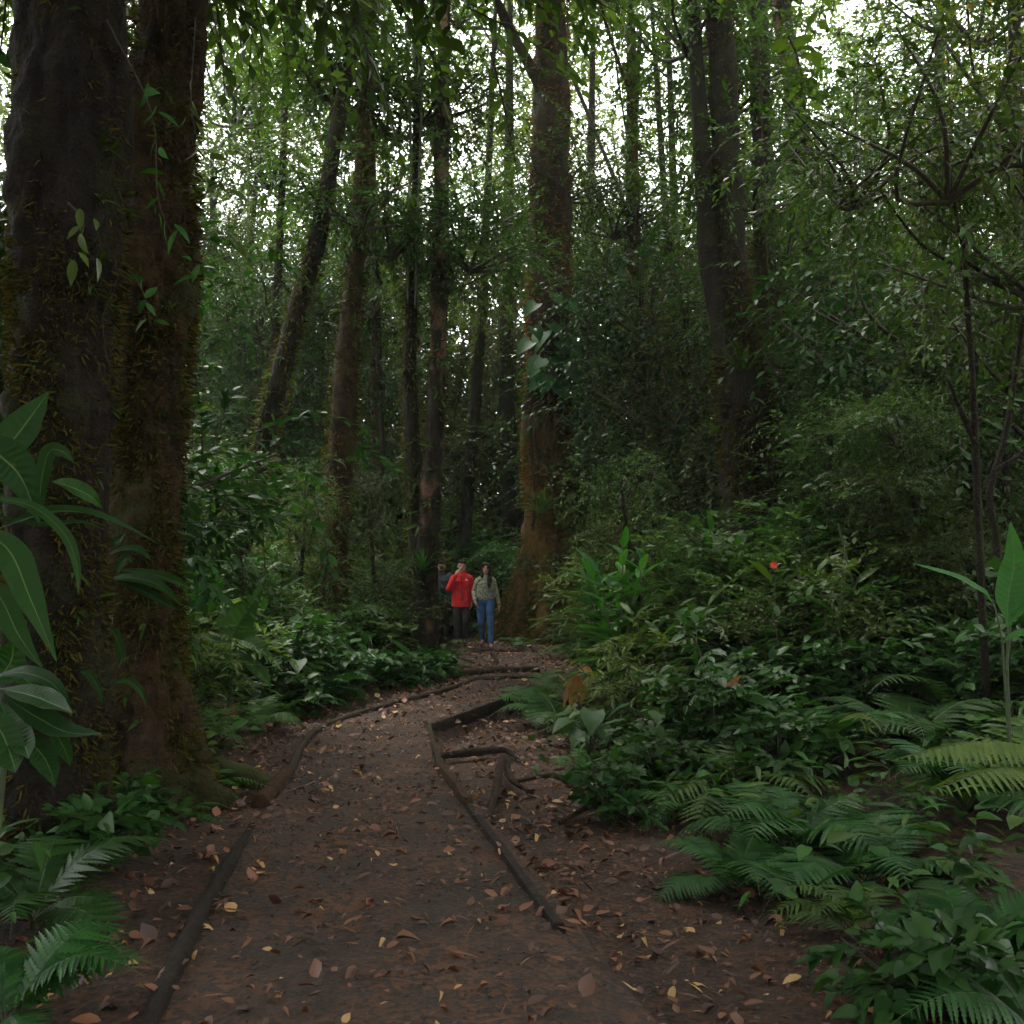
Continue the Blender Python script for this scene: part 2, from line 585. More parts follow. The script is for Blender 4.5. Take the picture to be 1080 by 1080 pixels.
def gz(x, y):
    x = np.atleast_1d(np.asarray(x, float)); y = np.atleast_1d(np.asarray(y, float))
    d, s = path_dist(x, y)
    z = .05 * sstep(19.25, 19.4, y)
    off = sstep(0.05, .9, d)
    z = z + off * .05 * wob(x, y)
    low = np.where(s > 0, sstep(.0, .1, d) * (1 - sstep(13.5, 15.0, y)) * (1 - sstep(1.2, 3.0, d)), 0)
    z = z - .17 * low
    z = z + np.where(s > 0, .45 * sstep(1.6, 7, d), .28 * sstep(.8, 5, d))
    z = z + .018 * np.clip(y - 24, 0, 60) + .16 * np.clip(y - 42, 0, 45)
    return z


def g1(x, y):
    return float(gz(x, y)[0])


def axis(a, b, step, far, n):
    k = (np.geomspace(1, far, n) - 1)
    return np.concatenate([a - k[::-1][:-1] * 1.0, np.arange(a, b, step), b + k])


gx = axis(-4.2, 4.8, .075, 500, 26)
gy = axis(2.0, 21.0, .075, 500, 30)
XX, YY = np.meshgrid(gx, gy)
ZZ = gz(XX.ravel(), YY.ravel())
nx, ny = len(gx), len(gy)
i = np.arange(ny - 1)[:, None] * nx + np.arange(nx - 1)[None, :]
mb = MB()
mb.add(np.stack([XX.ravel(), YY.ravel(), ZZ], -1), np.stack([i, i + 1, i + nx + 1, i + nx], -1).reshape(-1, 4))
tag(mb.obj("ground", M['soil']), kind="structure")

# the trodden path, a sheet just above the ground between its edgings
nu, nv = 30, 420
s = np.linspace(0, 159, nv)
li = np.stack([np.interp(s, np.arange(160), PL[:, k]) for k in (0, 1)], -1)
ri = np.stack([np.interp(s, np.arange(160), PR[:, k]) for k in (0, 1)], -1)
u = np.linspace(0, 1, nu)
pp = li[:, None, :] * (1 - u[None, :, None]) + ri[:, None, :] * u[None, :, None]
pz = np.array([.012 + max(0, .012 * noise.fractal(Vector((x * 4, y * 4, 0)), 1, 2, 4) + .006) for x, y in pp.reshape(-1, 2)])
pz += .05 * sstep(19.25, 19.4, pp.reshape(-1, 2)[:, 1])
i = np.arange(nv - 1)[:, None] * nu + np.arange(nu - 1)[None, :]
mb = MB()
mb.add(np.concatenate([pp.reshape(-1, 2), pz[:, None]], 1), np.stack([i, i + 1, i + nu + 1, i + nu], -1).reshape(-1, 4))
tag(mb.obj("path", M['path']), kind="structure")

# fallen leaves on path and on the soil beside it
def scatter_litter():
    n = 26000
    x = rng.uniform(-4, 3.5, n); y = rng.uniform(3, 21, n)
    d, sd_ = path_dist(x, y)
    keep = (d < 2.2) & ((d > 0.05) | (rng.random(n) < .5))
    x, y = x[keep], y[keep]
    n = len(x)
    z = gz(x, y) + np.where(path_dist(x, y)[0] < 0, .03, .012) + rng.uniform(0, .02, n)
    a = rng.uniform(0, 2 * math.pi, n)
    d = np.stack([np.cos(a), np.sin(a), rng.normal(0, .25, n)], -1)
    up = np.stack([rng.normal(0, .35, n), rng.normal(0, .35, n), np.ones(n)], -1)
    mb = MB()
    L = np.minimum(rng.gamma(2.2, .016, n) + .015, .1)
    pos = np.stack([x, y, z], -1)
    kinds = rng.integers(0, 5, n)
    for q, tp in enumerate([TPL_ELLIP, leaf_tpl([.15, .42, .72], [.12, .2, .13], .5, .3), leaf_tpl([.2, .5, .75], [.3, .34, .2], -.3, .15), leaf_tpl([.3, .6], [.05, .05], .1, .02), leaf_tpl([.2, .5], [.3, .12], .6, -.2)]):
        k = kinds == q
        mb.scatter(tp, frames(d[k], up[k], L[k] * (1.6 if q == 3 else 1)), pos[k])
    tag(mb.obj("fallen_leaves", M['litter']), kind="stuff", label="brown and tan fallen leaves strewn over the path", cat="leaf litter")

rng = np.random.default_rng(101)

scatter_litter()


def scatter_stones():
    n = 5000
    sidx = rng.uniform(0, 159, n); uu = rng.uniform(.02, .98, n)
    l = np.stack([np.interp(sidx, np.arange(160), PL[:, k]) for k in (0, 1)], -1)
    r = np.stack([np.interp(sidx, np.arange(160), PR[:, k]) for k in (0, 1)], -1)
    p = l * (1 - uu[:, None]) + r * uu[:, None]
    z = .016 + .05 * sstep(19.25, 19.4, p[:, 1])
    octa = (np.array([(1, 0, 0), (-1, 0, 0), (0, 1, 0), (0, -1, 0), (0, 0, .6), (0, 0, -.6)], float), [],
            [(0, 2, 4), (2, 1, 4), (1, 3, 4), (3, 0, 4), (2, 0, 5), (1, 2, 5), (3, 1, 5), (0, 3, 5)])
    d = rng.normal(0, 1, (n, 3)); up = rng.normal(0, 1, (n, 3))
    mb = MB()
    mb.scatter(octa, frames(d, up, rng.gamma(3, .0025, n) + .003), np.concatenate([p, z[:, None]], 1))
    tag(mb.obj("gravel", plain_mat("path_gravel", (.04, .026, .018), (.02, .013, .009), .8, 12)), kind="stuff", label="small stones pressed into the path", cat="gravel")

rng = np.random.default_rng(102)

scatter_stones()

# ------------------------------------------------------------------ haze
hz = MB()
hx = [(-130, 130), (-60, 140), (-3, 60)]
hz.add([(x_, y_, z_) for z_ in hx[2] for y_ in hx[1] for x_ in hx[0]], [(0, 2, 3, 1), (4, 5, 7, 6), (0, 1, 5, 4), (2, 6, 7, 3), (0, 4, 6, 2), (1, 3, 7, 5)])
hm = bpy.data.materials.new("damp_air")
hm.use_nodes = True
hm.node_tree.nodes.clear()
ho = hm.node_tree.nodes.new("ShaderNodeOutputMaterial")
hv = hm.node_tree.nodes.new("ShaderNodeVolumePrincipled")
hv.inputs["Color"].default_value = (.82, .9, .76, 1)
hv.inputs["Density"].default_value = .0007
hm.node_tree.links.new(hv.outputs[0], ho.inputs["Volume"])
tag(hz.obj("haze", hm, smooth=False), "thin damp haze between the trees", "haze", kind="stuff")

# ------------------------------------------------------------------ foliage generators
UP = np.array([0, 0, 1.0])


def sprays(mb, start, direc, length, k, tpl, leaf, mats=(0, 1), twig_r=.006, droop=.25, leaf_tilt=.35, ang=1.0):
    """twigs carrying k leaves each, left and right alternately"""
    n = len(start)
    direc = norm(direc)
    side = norm(np.cross(direc, UP + rng.normal(0, .25, (n, 3))))
    t = (np.arange(k) + .6) / k
    dr = np.stack([np.zeros(k), np.zeros(k), -droop * t ** 2], -1)
    pos = start[:, None] + direc[:, None] * (t[None, :, None] * length[:, None, None]) + dr[None] * length[:, None, None]
    sg = np.where(np.arange(k) % 2, 1., -1.)[None, :, None]
    a = ang * (1 - .55 * t)[None, :, None]
    d = direc[:, None] * np.cos(a) + side[:, None] * np.sin(a) * sg + rng.normal(0, .22, (n, k, 3)) + np.array([0, 0, -.18])
    up = np.broadcast_to(UP, (n, k, 3)) + rng.normal(0, leaf_tilt, (n, k, 3)) + direc[:, None] * .15
    sc = leaf * rng.uniform(.65, 1.2, (n, k))
    mb.scatter(tpl, frames(d.reshape(-1, 3), up.reshape(-1, 3), sc.reshape(-1)), pos.reshape(-1, 3), mats[0])
    # the twigs themselves, three sided
    tt = np.linspace(0, 1, 4)
    p = start[:, None] + direc[:, None] * (tt[None, :, None] * length[:, None, None]) + (np.stack([0 * tt, 0 * tt, -droop * tt ** 2], -1)[None] * length[:, None, None])
    up2 = np.cross(side, direc)
    ring = []
    for j in range(3):
        aa = j * 2.094
        ring.append(p + (side[:, None] * math.cos(aa) + up2[:, None] * math.sin(aa)) * (twig_r * (1 - .8 * tt))[None, :, None])
    V = np.stack(ring, 2)                           # n,4,3,3
    base = (np.arange(n) * 12)[:, None, None]
    ii = np.arange(3)[:, None] * 3; jj = np.arange(3)[None, :]; jn = (jj + 1) % 3
    Q = np.stack([ii + jj, ii + jn, ii + 3 + jn, ii + 3 + jj], -1).reshape(1, -1, 4) + base
    mb.add(V.reshape(-1, 3), Q.reshape(-1, 4), None, mats[1])


def crown_mesh(name, mat, rad=(1.6, 1.6, 1.2), limbs=9, twigs=420, k=14, leaf=.11, tpl=TPL_SIMPLE, tlen=.7, hollow=.35, droop=.25, tilt=.35):
    """a crown of limbs, twigs and leaf sprays; limbs carry the clusters so that gaps show between them"""
    mb = MB()
    rad = np.array(rad)
    cl = []
    for i in range(limbs):
        a = i * 2.399 + rng.uniform(-.4, .4)
        el = rng.uniform(-.35, 1.0)
        e = np.array([math.cos(a) * math.cos(el), math.sin(a) * math.cos(el), math.sin(el)]) * rad * rng.uniform(.55, 1.0)
        s = np.array([0, 0, -rad[2] * .7])
        mid = (s + e) / 2 + rng.normal(0, .15, 3) * rad
        pts = spline([s, mid, e], 8)
        mb.tube(pts, np.linspace(.035, .01, 8) * rad[0] / 1.6, 5, 1, cap=False)
        for j in range(3, 8):
            cl.append(pts[j])
    cl = np.array(cl)
    i = rng.integers(0, len(cl), twigs)
    start = cl[i] + rng.normal(0, .17, (twigs, 3)) * rad
    direc = start / rad + rng.normal(0, .75, (twigs, 3)) + np.array([0, 0, .05])
    sprays(mb, start, direc, tlen * rng.uniform(.55, 1.2, twigs), k, tpl, leaf, (0, 1), .007, droop, tilt)
    return mb.mesh(name, [mat, M['twig']])


def shrub_meshes(name, mat, h=1.5, r=.9, stems=9, twigs=150, k=12, leaf=.09, tpl=TPL_ELLIP, tlen=.45, droop=.3, tilt=.35, low=.12):
    """stems fanning from one foot, leafy twigs along them; returns (stem mesh, foliage mesh)"""
    ms, mf = MB(), MB()
    pts_all = []
    for i in range(stems):
        a = i * 2.399 + rng.uniform(-.3, .3)
        rr = r * math.sqrt((i + .5) / stems)
        hh = h * rng.uniform(.6, 1.0) * (1 - .35 * (rr / r) ** 2)
        e = np.array([math.cos(a) * rr, math.sin(a) * rr, hh])
        pts = spline([(e[0] * .08, e[1] * .08, -.05), (e[0] * .35, e[1] * .35, hh * .55), e], 10)
        ms.tube(pts, np.linspace(.014, .004, 10) * (h / 1.5) ** .5, 5, 0, cap=False)
        pts_all.append(pts)
    pa = np.array(pts_all)
    i = rng.integers(0, stems, twigs)
    t = low + (1 - low) * rng.random(twigs) ** .7
    idx = t * 9
    i0 = np.clip(idx.astype(int), 0, 8)
    start = pa[i, i0] + (pa[i, i0 + 1] - pa[i, i0]) * (idx - i0)[:, None]
    a = rng.uniform(0, 2 * math.pi, twigs)
    direc = np.stack([np.cos(a), np.sin(a), rng.uniform(-.1, .9, twigs)], -1) + start * np.array([.5, .5, 0])
    sprays(mf, start, direc, tlen * rng.uniform(.5, 1.2, twigs), k, tpl, leaf, (0, 1), .004, droop, tilt)
    return ms.mesh(name + "_stems", M['twig']), mf.mesh(name + "_foliage", [mat, M['twig']])


def fern_mesh(name, mat, n=11, length=1.0, tilt=(.35, .95), frond=None):
    mb = MB()
    fm, _ = frond
    for i in range(n):
        a = i * 2.399 + rng.uniform(-.3, .3)
        el = rng.uniform(*tilt)
        y = np.array([math.cos(a) * math.cos(el), math.sin(a) * math.cos(el), math.sin(el)])
        x = np.array([math.sin(a), -math.cos(a), 0]) + rng.normal(0, .12, 3)
        x = x - y * x.dot(y); x /= np.linalg.norm(x)
        z = np.cross(x, y)
        Mx = np.stack([x, y, z], -1) * length * rng.uniform(.7, 1.1)
        off = 0
        for V, in zip(fm.v):
            mb.v.append(V @ Mx.T)
        for q, m_ in zip(fm.q, fm.qm):
            mb.q.append(q + mb.n); mb.qm.append(m_)
        for t_, m_ in zip(fm.t, fm.tm):
            mb.t.append(t_ + mb.n); mb.tm.append(m_)
        mb.n += fm.n
    return mb.mesh(name, [mat, M['stalk']])


def ginger_meshes(name, mat, h=1.7, stems=5, leaves=12, leaf=.42, tpl=None, spread=.5):
    ms, mf = MB(), MB()
    tpl = tpl or leaf_tpl([.08, .25, .5, .75, .92], [.07, .125, .14, .09, .035], .3, .05)
    for i in range(stems):
        a = i * 2.399 + .5
        lean = spread * (.3 + .7 * rng.random())
        e = np.array([math.cos(a) * lean, math.sin(a) * lean, h * rng.uniform(.65, 1)])
        pts = spline([(e[0] * .15, e[1] * .15, -.05), (e[0] * .4, e[1] * .4, e[2] * .6), e], 16)
        ms.tube(pts, np.linspace(.013, .005, 16), 6, 0, cap=False)
        idx = np.linspace(4, 15, leaves)
        p = np.stack([np.interp(idx, np.arange(16), pts[:, c]) for c in range(3)], -1)
        b = rng.uniform(0, 6.28)
        s = np.where(np.arange(leaves) % 2, 1, -1)
        d = np.stack([np.cos(b) * s, np.sin(b) * s, np.full(leaves, .45) + np.linspace(0, .9, leaves) ** 2], -1) + rng.normal(0, .18, (leaves, 3))
        up = np.tile(UP, (leaves, 1)) + rng.normal(0, .25, (leaves, 3))
        mf.scatter(tpl, frames(d, up, leaf * rng.uniform(.75, 1.15, leaves) * np.linspace(1.0, .75, leaves)), p, 0)
    return ms.mesh(name + "_stems", M['stalk']), mf.mesh(name + "_foliage", [mat])


def aroid_meshes(name, mat, n=7, leaf=.4, h=.7, tpl=TPL_HEART):
    ms, mf = MB(), MB()
    for i in range(n):
        a = i * 2.399
        hh = h * rng.uniform(.55, 1.05)
        rr = h * rng.uniform(.3, .65)
        e = np.array([math.cos(a) * rr, math.sin(a) * rr, hh])
        pts = spline([(0, 0, -.03), (e[0] * .35, e[1] * .35, hh * .7), e], 10)
        ms.tube(pts, np.linspace(.01, .006, 10), 5, 0, cap=False)
        d = np.array([[math.cos(a), math.sin(a), -.35]]) + rng.normal(0, .15, (1, 3))
        mf.scatter(tpl, frames(d, np.array([[math.cos(a) * .5, math.sin(a) * .5, 1.]]), [leaf * rng.uniform(.8, 1.2)]), e[None], 0)
    return ms.mesh(name + "_stems", M['stalk']), mf.mesh(name + "_foliage", [mat])


def palm_meshes(name, mat, n=8, length=1.1, h=.5):
    ms, mf = MB(), MB()
    ms.tube(spline([(0, 0, -.05), (.02, .01, h * .5), (0, 0, h)], 8), np.linspace(.03, .02, 8), 7, 0)
    for i in range(n):
        a = i * 2.399
        el = rng.uniform(.25, .9)
        y = np.array([math.cos(a) * math.cos(el), math.sin(a) * math.cos(el), math.sin(el)])
        x = np.array([math.sin(a), -math.cos(a), 0.])
        z = np.cross(x, y)
        palm_leaf(mf, 22, length * rng.uniform(.75, 1.1), .4, .55, np.stack([x, y, z], -1), np.array([0, 0, h]), (0, 1))
    return ms.mesh(name + "_stem", M['twig']), mf.mesh(name + "_fronds", [mat, M['stalk']])


# ------------------------------------------------------------------ automatic labels for plants
LAND = [("the huge dark foreground trunk", 62, 5.6), ("the mossy trunk with a long root", 155, 6.8), ("the dark leaning trunk", 262, 15.5),
        ("the tilted brown trunk", 358, 16.5), ("the slim peeling trunk", 452, 18), ("the walkers", 498, 20),
        ("the rusty mossy buttressed trunk", 578, 21.5), ("the thin leaning poles", 728, 27), ("the dark forked trunk", 782, 14.5),
        ("the blotchy leaning trunk", 885, 20), ("the thin forked sapling", 1034, 8.5), ("the paddle-leaved plant", 1065, 6.0),
        ("the heart-leaved plant", 258, 11), ("the tall ginger plant", 640, 12), ("the hanging yellow frond", 605, 10)]
PLANTS = []


def reg(o, desc, cat, group, x, y):
    PLANTS.append((o, desc, x, y))
    tag(o, None, cat, group)
    return o


ORD = ["nearest", "second nearest", "third nearest", "fourth nearest", "fifth nearest", "sixth nearest", "seventh nearest", "eighth nearest", "ninth nearest", "tenth nearest"]


def write_labels():
    keyed = {}
    for o, desc, x, y in PLANTS:
        px = 540 + F * x / y
        best = min(LAND, key=lambda l: abs(px - l[1]) / 60 + abs(math.log(y / l[2])) * 2.2)
        dp = px - best[1]
        q = y / best[2]
        side = "" if abs(dp) < 22 else ("left of" if dp < 0 else "right of")
        dep = "behind" if q > 1.18 else ("in front of" if q < .85 else "")
        if side and dep == "behind": rel = side + " and behind"
        elif side and dep: rel = "nearer than and " + side
        else: rel = side or dep or "beside"
        keyed.setdefault((desc, rel, best[0]), []).append((y, o))
    for (desc, rel, lm), lst in keyed.items():
        lst.sort(key=lambda t: t[0])
        for i, (y, o) in enumerate(lst):
            pre = "" if len(lst) == 1 else (ORD[min(i, 9)] + " ")
            o["label"] = f"{pre}{desc} {rel} {lm}"
            if len(lst) == 1:
                o["label"] = f"{desc} {rel} {lm}"


# ------------------------------------------------------------------ trees
rng = np.random.default_rng(103)

CROWNS = {
    'gloss': crown_mesh("glossy_crown", M['leaf_gloss'], (1.7, 1.7, 1.25), 10, 560, 15, .095, TPL_SIMPLE, .7),
    'pale': crown_mesh("pale_crown", M['leaf_pale'], (1.6, 1.6, 1.3), 9, 380, 12, .15, leaf_tpl([.45], [.15], .15, .05), .75, droop=.35),
    'deep': crown_mesh("deep_crown", M['leaf_deep'], (1.8, 1.8, 1.2), 10, 480, 12, .13, TPL_ELLIP, .8),
    'olive': crown_mesh("olive_crown", M['leaf_yellow'], (1.6, 1.6, 1.4), 9, 520, 15, .085, TPL_SIMPLE, .6, droop=.5),
    'blue': crown_mesh("bluish_crown", M['leaf_blue'], (1.7, 1.7, 1.3), 9, 400, 12, .14, TPL_SIMPLE, .75, droop=.3),
}


CROWNS['canopy'] = crown_mesh("open_crown", M['leaf_gloss'], (1.9, 1.9, 1.1), 8, 210, 12, .13, TPL_SIMPLE, .75)
for k_, (m_, l_, t_) in {'gloss': ('leaf_gloss', .12, TPL_SIMPLE), 'pale': ('leaf_pale', .15, leaf_tpl([.45], [.15], .15, .05)), 'deep': ('leaf_deep', .12, TPL_ELLIP), 'olive': ('leaf_yellow', .09, TPL_SIMPLE), 'blue': ('leaf_blue', .13, TPL_SIMPLE)}.items():
    CROWNS[k_ + '_lacy'] = crown_mesh("lacy_crown", M[m_], (1.7, 1.7, 1.4), 8, 190, 12, l_, t_, .8, droop=.35)
CROWNS['canopy_pale'] = crown_mesh("open_pale_crown", M['leaf_pale'], (1.9, 1.9, 1.1), 8, 200, 12, .14, TPL_SIMPLE, .8)


def trunk_tube(mb, pts, rad, n, sides, rough, seed, flares=(), freq=2.0, base=None, mat=0):
    c = spline(np.concatenate([pts, np.asarray(rad)[:, None], np.zeros((len(pts), 2))], 1)[:, :4], n)
    mb.tube(c[:, :3], np.maximum(c[:, 3], .004), sides, mat, rough, seed, True, freq, flares, base)
    return c


TPL_STRAND = leaf_tpl([.35, .7], [.085, .06], .35, .02)


def moss_on(mb, curve, count, size, z0, z1, mat=0, long=1.0, hang=.45, flares=()):
    """tufts standing out of a trunk's surface"""
    p, r = curve[:, :3], curve[:, 3]
    ok = np.where((p[:, 2] >= z0) & (p[:, 2] <= z1))[0]
    if len(ok) < 2:
        return
    i = rng.uniform(ok[0], ok[-1], count)
    # patchy: keep where a noise is high
    a = rng.uniform(0, 2 * math.pi, count)
    c = np.stack([np.interp(i, np.arange(len(p)), p[:, k]) for k in range(3)], -1)
    rr = np.interp(i, np.arange(len(p)), r)
    keep = (np.sin(a * 2 + c[:, 2] * 1.9) + np.sin(c[:, 2] * 5.3 + a * 3) * .6 + rng.normal(0, .6, count)) > -.3
    c, rr, a = c[keep], rr[keep], a[keep]
    n = len(c)
    out = np.stack([np.cos(a), np.sin(a), np.zeros(n)], -1)
    for (fa, amt, fh, sharp) in flares:
        da = np.abs((a - fa + math.pi) % (2 * math.pi) - math.pi)
        rr = rr + amt * np.exp(-(np.maximum(c[:, 2], 0) / fh) ** 1.3) * np.exp(-(da / sharp) ** 2)
    pos = c + out * (rr * .97)[:, None]
    d = out + np.stack([rng.normal(0, .5, n), rng.normal(0, .5, n), rng.normal(-hang, .5, n)], -1)
    mb.scatter(TPL_STRAND, frames(d, rng.normal(0, 1, (n, 3)), size * rng.uniform(.6, 2.0, n) * long), pos, mat)


def tree(name, label, px_pts, d, top, bark, crown='gloss', crowns=3, cscale=1.4, rough=.12, sides=16, flares=(), moss=0, moss_size=.05,
         moss_mat='moss', group=None, dd=0.0, lean=None, epi=0, epi_size=1.0, branches=None, crown_spread=1.6, n=60, reg_desc=None, low_crown=None, freq=2.0):
    """a tree from its trunk outline: px_pts = [(px, py, width px)] from the foot up"""
    pts = np.array([P(a, b, d + dd * i) for i, (a, b, c_) in enumerate(px_pts)])
    rad = np.array([c_ / F * d / 2 for a, b, c_ in px_pts])
    # foot
    b0 = pts[0] + (pts[0] - pts[1]) * ((pts[0][2] - g1(pts[0][0], pts[0][1]) + .15) / max(.05, pts[1][2] - pts[0][2])) * np.array([.5, .5, 1])
    zg = g1(b0[0], b0[1])
    b0[2] = zg - .15
    if pts[0][2] > zg + .1:
        pts = np.concatenate([[b0], pts]); rad = np.concatenate([[rad[0] * 1.25], rad])
    else:
        pts[0][2] = zg - .15
    # top
    dirn = pts[-1] - pts[-2]; dirn = dirn / np.linalg.norm(dirn)
    dirn = norm(dirn * .6 + np.array([0, 0, .4]))
    top = top if d < 14 else top + 3.5
    hh = max(.5, top - pts[-1][2])
    pts = np.concatenate([pts, [pts[-1] + dirn * hh * .5, pts[-1] + dirn * hh]])
    rad = np.concatenate([rad, [rad[-1] * .8, rad[-1] * .45]])
    o = pts[0] + np.array([0, 0, .15])
    t = thing(name, label, "tree", tuple(o), 0, group)
    if d > 14:
        rough *= 1.5; sides = max(sides, 14)
        moss = int(max(moss, 900) * 1.3); moss_size = .085; epi = int(max(epi, 10) * 2.2) if epi != 4 else 8
    mb = MB()
    seed = d * 3.7 + px_pts[0][0] * .01
    cur = trunk_tube(mb, pts - o, rad, n, sides, rough, seed, flares, freq, 0.0)
    if moss:
        moss_on(mb, cur, int(moss * 1.7), moss_size, .0, top * .9, 1, flares=flares)
    if moss_mat == 'moss_rust':
        moss_on(mb, cur, 12000, .08, .0, 2.0, 2, flares=flares)
    mb.obj("trunk", [M[bark], M[moss_mat], M['moss_green']], t)
    if epi:
        mm = MB()
        i = rng.uniform(n * .15, n * .85, epi)
        c = np.stack([np.interp(i, np.arange(n), cur[:, k]) for k in range(3)], -1)
        rr = np.interp(i, np.arange(n), cur[:, 3])
        a = rng.uniform(math.pi * .9, math.pi * 2.1, epi)
        out = np.stack([np.cos(a), np.sin(a), np.zeros(epi)], -1)
        for q in range(4):
            dd_ = out + rng.normal(0, .5, (epi, 3)) + np.array([0, 0, .1])
            mm.scatter(TPL_NARROW, frames(dd_, UP + rng.normal(0, .4, (epi, 3)), rng.uniform(.12, .3, epi) * epi_size), c + out * rr[:, None] * .95)
        mm.obj("foliage", M['leaf_gloss'], t)
    tips = []
    ends = cur[-1, :3]
    if branches:
        for bp in branches:                        # explicit limbs: [(px,py,w)...]
            q = np.array([P(a, b, d) for a, b, c_ in bp]) - o
            rr = np.array([c_ / F * d / 2 for a, b, c_ in bp])
            bm_ = MB()
            trunk_tube(bm_, q, rr, 26, 10, rough, seed + 3)
            bm_.obj("branch", M[bark], t)
            tips.append(q[-1])
    tips.append(ends)
    for i in range(crowns if d < 14 else 1):
        a = i * 2.399 + seed
        s = cur[int(n * rng.uniform(.8, .95)), :3]
        e = ends + np.array([math.cos(a) * crown_spread, math.sin(a) * crown_spread, rng.uniform(-.5, 1.0)]) * cscale * .8
        bm_ = MB()
        rb = max(.02, rad[-1] * .7)
        trunk_tube(bm_, np.array([s, (s + e) / 2 + np.array([0, 0, -.2 * cscale]), e]), np.array([rb, rb * .7, rb * .35]), 14, 7, .1, seed + i)
        bm_.obj("branch", M[bark], t)
        c = link("crown", CROWNS[crown if d < 14 else ('canopy_pale' if crown in ('pale', 'olive') else 'canopy')], t)
        c.location = e + np.array([0, 0, .5])
        c.rotation_euler = (rng.normal(0, .15), rng.normal(0, .15), rng.uniform(0, 6.28))
        k = cscale * rng.uniform(.85, 1.15)
        c.scale = (k, k, k * rng.uniform(.8, 1.1))
    for zc, kk, off in (low_crown if low_crown is not None else ([(7.6, .9, .5), (10.3, 1.0, -.4)] if d > 14 else [])):
        i = int(np.argmin(np.abs(cur[:, 2] - zc)))
        c = link("crown", CROWNS['canopy_pale' if crown in ('pale', 'olive') else 'canopy'], t)
        c.location = cur[i, :3] + np.array([off, .4, 0])
        c.rotation_euler = (0, 0, rng.uniform(0, 6.28))
        c.scale = (kk,) * 3
    if reg_desc:
        reg(t, reg_desc, "tree", group, o[0], o[1])
    return t, cur + np.array([*o, 0]), o

rng = np.random.default_rng(104)

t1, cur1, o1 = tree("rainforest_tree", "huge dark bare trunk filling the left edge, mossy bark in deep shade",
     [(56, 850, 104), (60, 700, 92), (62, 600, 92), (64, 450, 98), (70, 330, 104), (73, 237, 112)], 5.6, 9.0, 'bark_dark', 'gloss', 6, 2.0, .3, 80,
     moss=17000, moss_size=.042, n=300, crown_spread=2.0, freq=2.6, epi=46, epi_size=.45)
t2, cur2, o2 = tree("rainforest_tree", "thick moss-clad rusty trunk with a long green root, close behind the huge dark one",
     [(158, 838, 108), (153, 780, 84), (151, 650, 72), (154, 500, 72), (160, 380, 76), (168, 237, 74)], 6.9, 10.0, 'bark_mossy', 'gloss', 5, 2.0, .42, 80,
     moss=20000, moss_size=.05, n=300, crown_spread=2.0, epi=60, epi_size=.5, flares=((-.2, .22, .5, .6), (3.6, .15, .5, .5)), freq=2.3)
rb = MB()
q = np.array([P(150, 770, 7.0), P(186, 806, 6.8), (*G(222, 822)[:2], .07), (*G(262, 828)[:2], .05), (*G(296, 832)[:2], -.05)]) - o2
cr = trunk_tube(rb, q, np.array([.06, .1, .1, .085, .05]), 40, 14, .16, 5.0, freq=4)
moss_on(rb, cr, 5000, .035, -.2, 1, 1)
rb.obj("root", [M['mossy_root'], M['moss_green']], t2)
tree("rainforest_tree", "slender dark trunk leaning right among shrubs left of the path",
     [(236, 668, 22), (262, 540, 22), (285, 440, 22), (312, 330, 20), (338, 237, 18)], 15.5, 12, 'bark_dark', 'gloss', 3, 1.5, .12, 14, moss=2000, epi=24, epi_size=.8)
tree("rainforest_tree", "tilted brown trunk, bare and tallest left of the walkers",
     [(348, 692, 32), (352, 600, 27), (358, 500, 29), (366, 380, 25), (378, 237, 18)], 16.5, 12.5, 'bark_mossy', 'gloss', 3, 1.6, .1, 16, moss=2600, epi=14)
tree("rainforest_tree", "slim dark trunk just left of the peeling one, hung with thin lianas",
     [(436, 690, 26), (440, 600, 19), (437, 500, 18), (432, 400, 15), (434, 320, 13), (437, 237, 10)], 18.0, 12, 'bark_dark', 'pale', 3, 1.4, .12, 14, moss=1800, epi=18)
tree("rainforest_tree", "slim trunk with peeling pinkish bark beside the walkers",
     [(447, 694, 30), (451, 600, 24), (455, 520, 21), (460, 420, 18), (463, 330, 18), (465, 237, 17)], 17.4, 12.5, 'bark_peel', 'gloss', 3, 1.5, .14, 16, moss=1800, epi=24)
t9, cur9, o9 = tree("rainforest_tree", "big buttressed trunk with rusty orange moss behind the walkers",
     [(580, 660, 48), (579, 600, 45), (577, 520, 46), (576, 450, 48), (578, 350, 44), (580, 237, 44)], 21.5, 13.5, 'bark_rust', 'deep', 5, 1.9, .13, 30, low_crown=[(10.5, 1.0, .3)],
     flares=((3.3, 1.15, 1.15, .26), (4.5, .75, .9, .3), (0.2, .55, .8, .35), (5.5, .45, .7, .3)), moss=9000, moss_size=.06, moss_mat='moss_rust', n=160, crown_spread=2.0, epi=14)
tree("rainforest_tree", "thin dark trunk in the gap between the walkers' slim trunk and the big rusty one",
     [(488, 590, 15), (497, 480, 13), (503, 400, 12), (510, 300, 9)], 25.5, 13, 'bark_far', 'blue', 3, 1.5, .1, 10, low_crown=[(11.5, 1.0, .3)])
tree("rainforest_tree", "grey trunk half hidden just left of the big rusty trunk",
     [(541, 590, 21), (537, 480, 19), (534, 380, 15), (536, 237, 12)], 28.0, 15, 'bark_far', 'gloss', 3, 1.7, .1, 10, epi=16, low_crown=[(11.5, 1.0, -.3)])
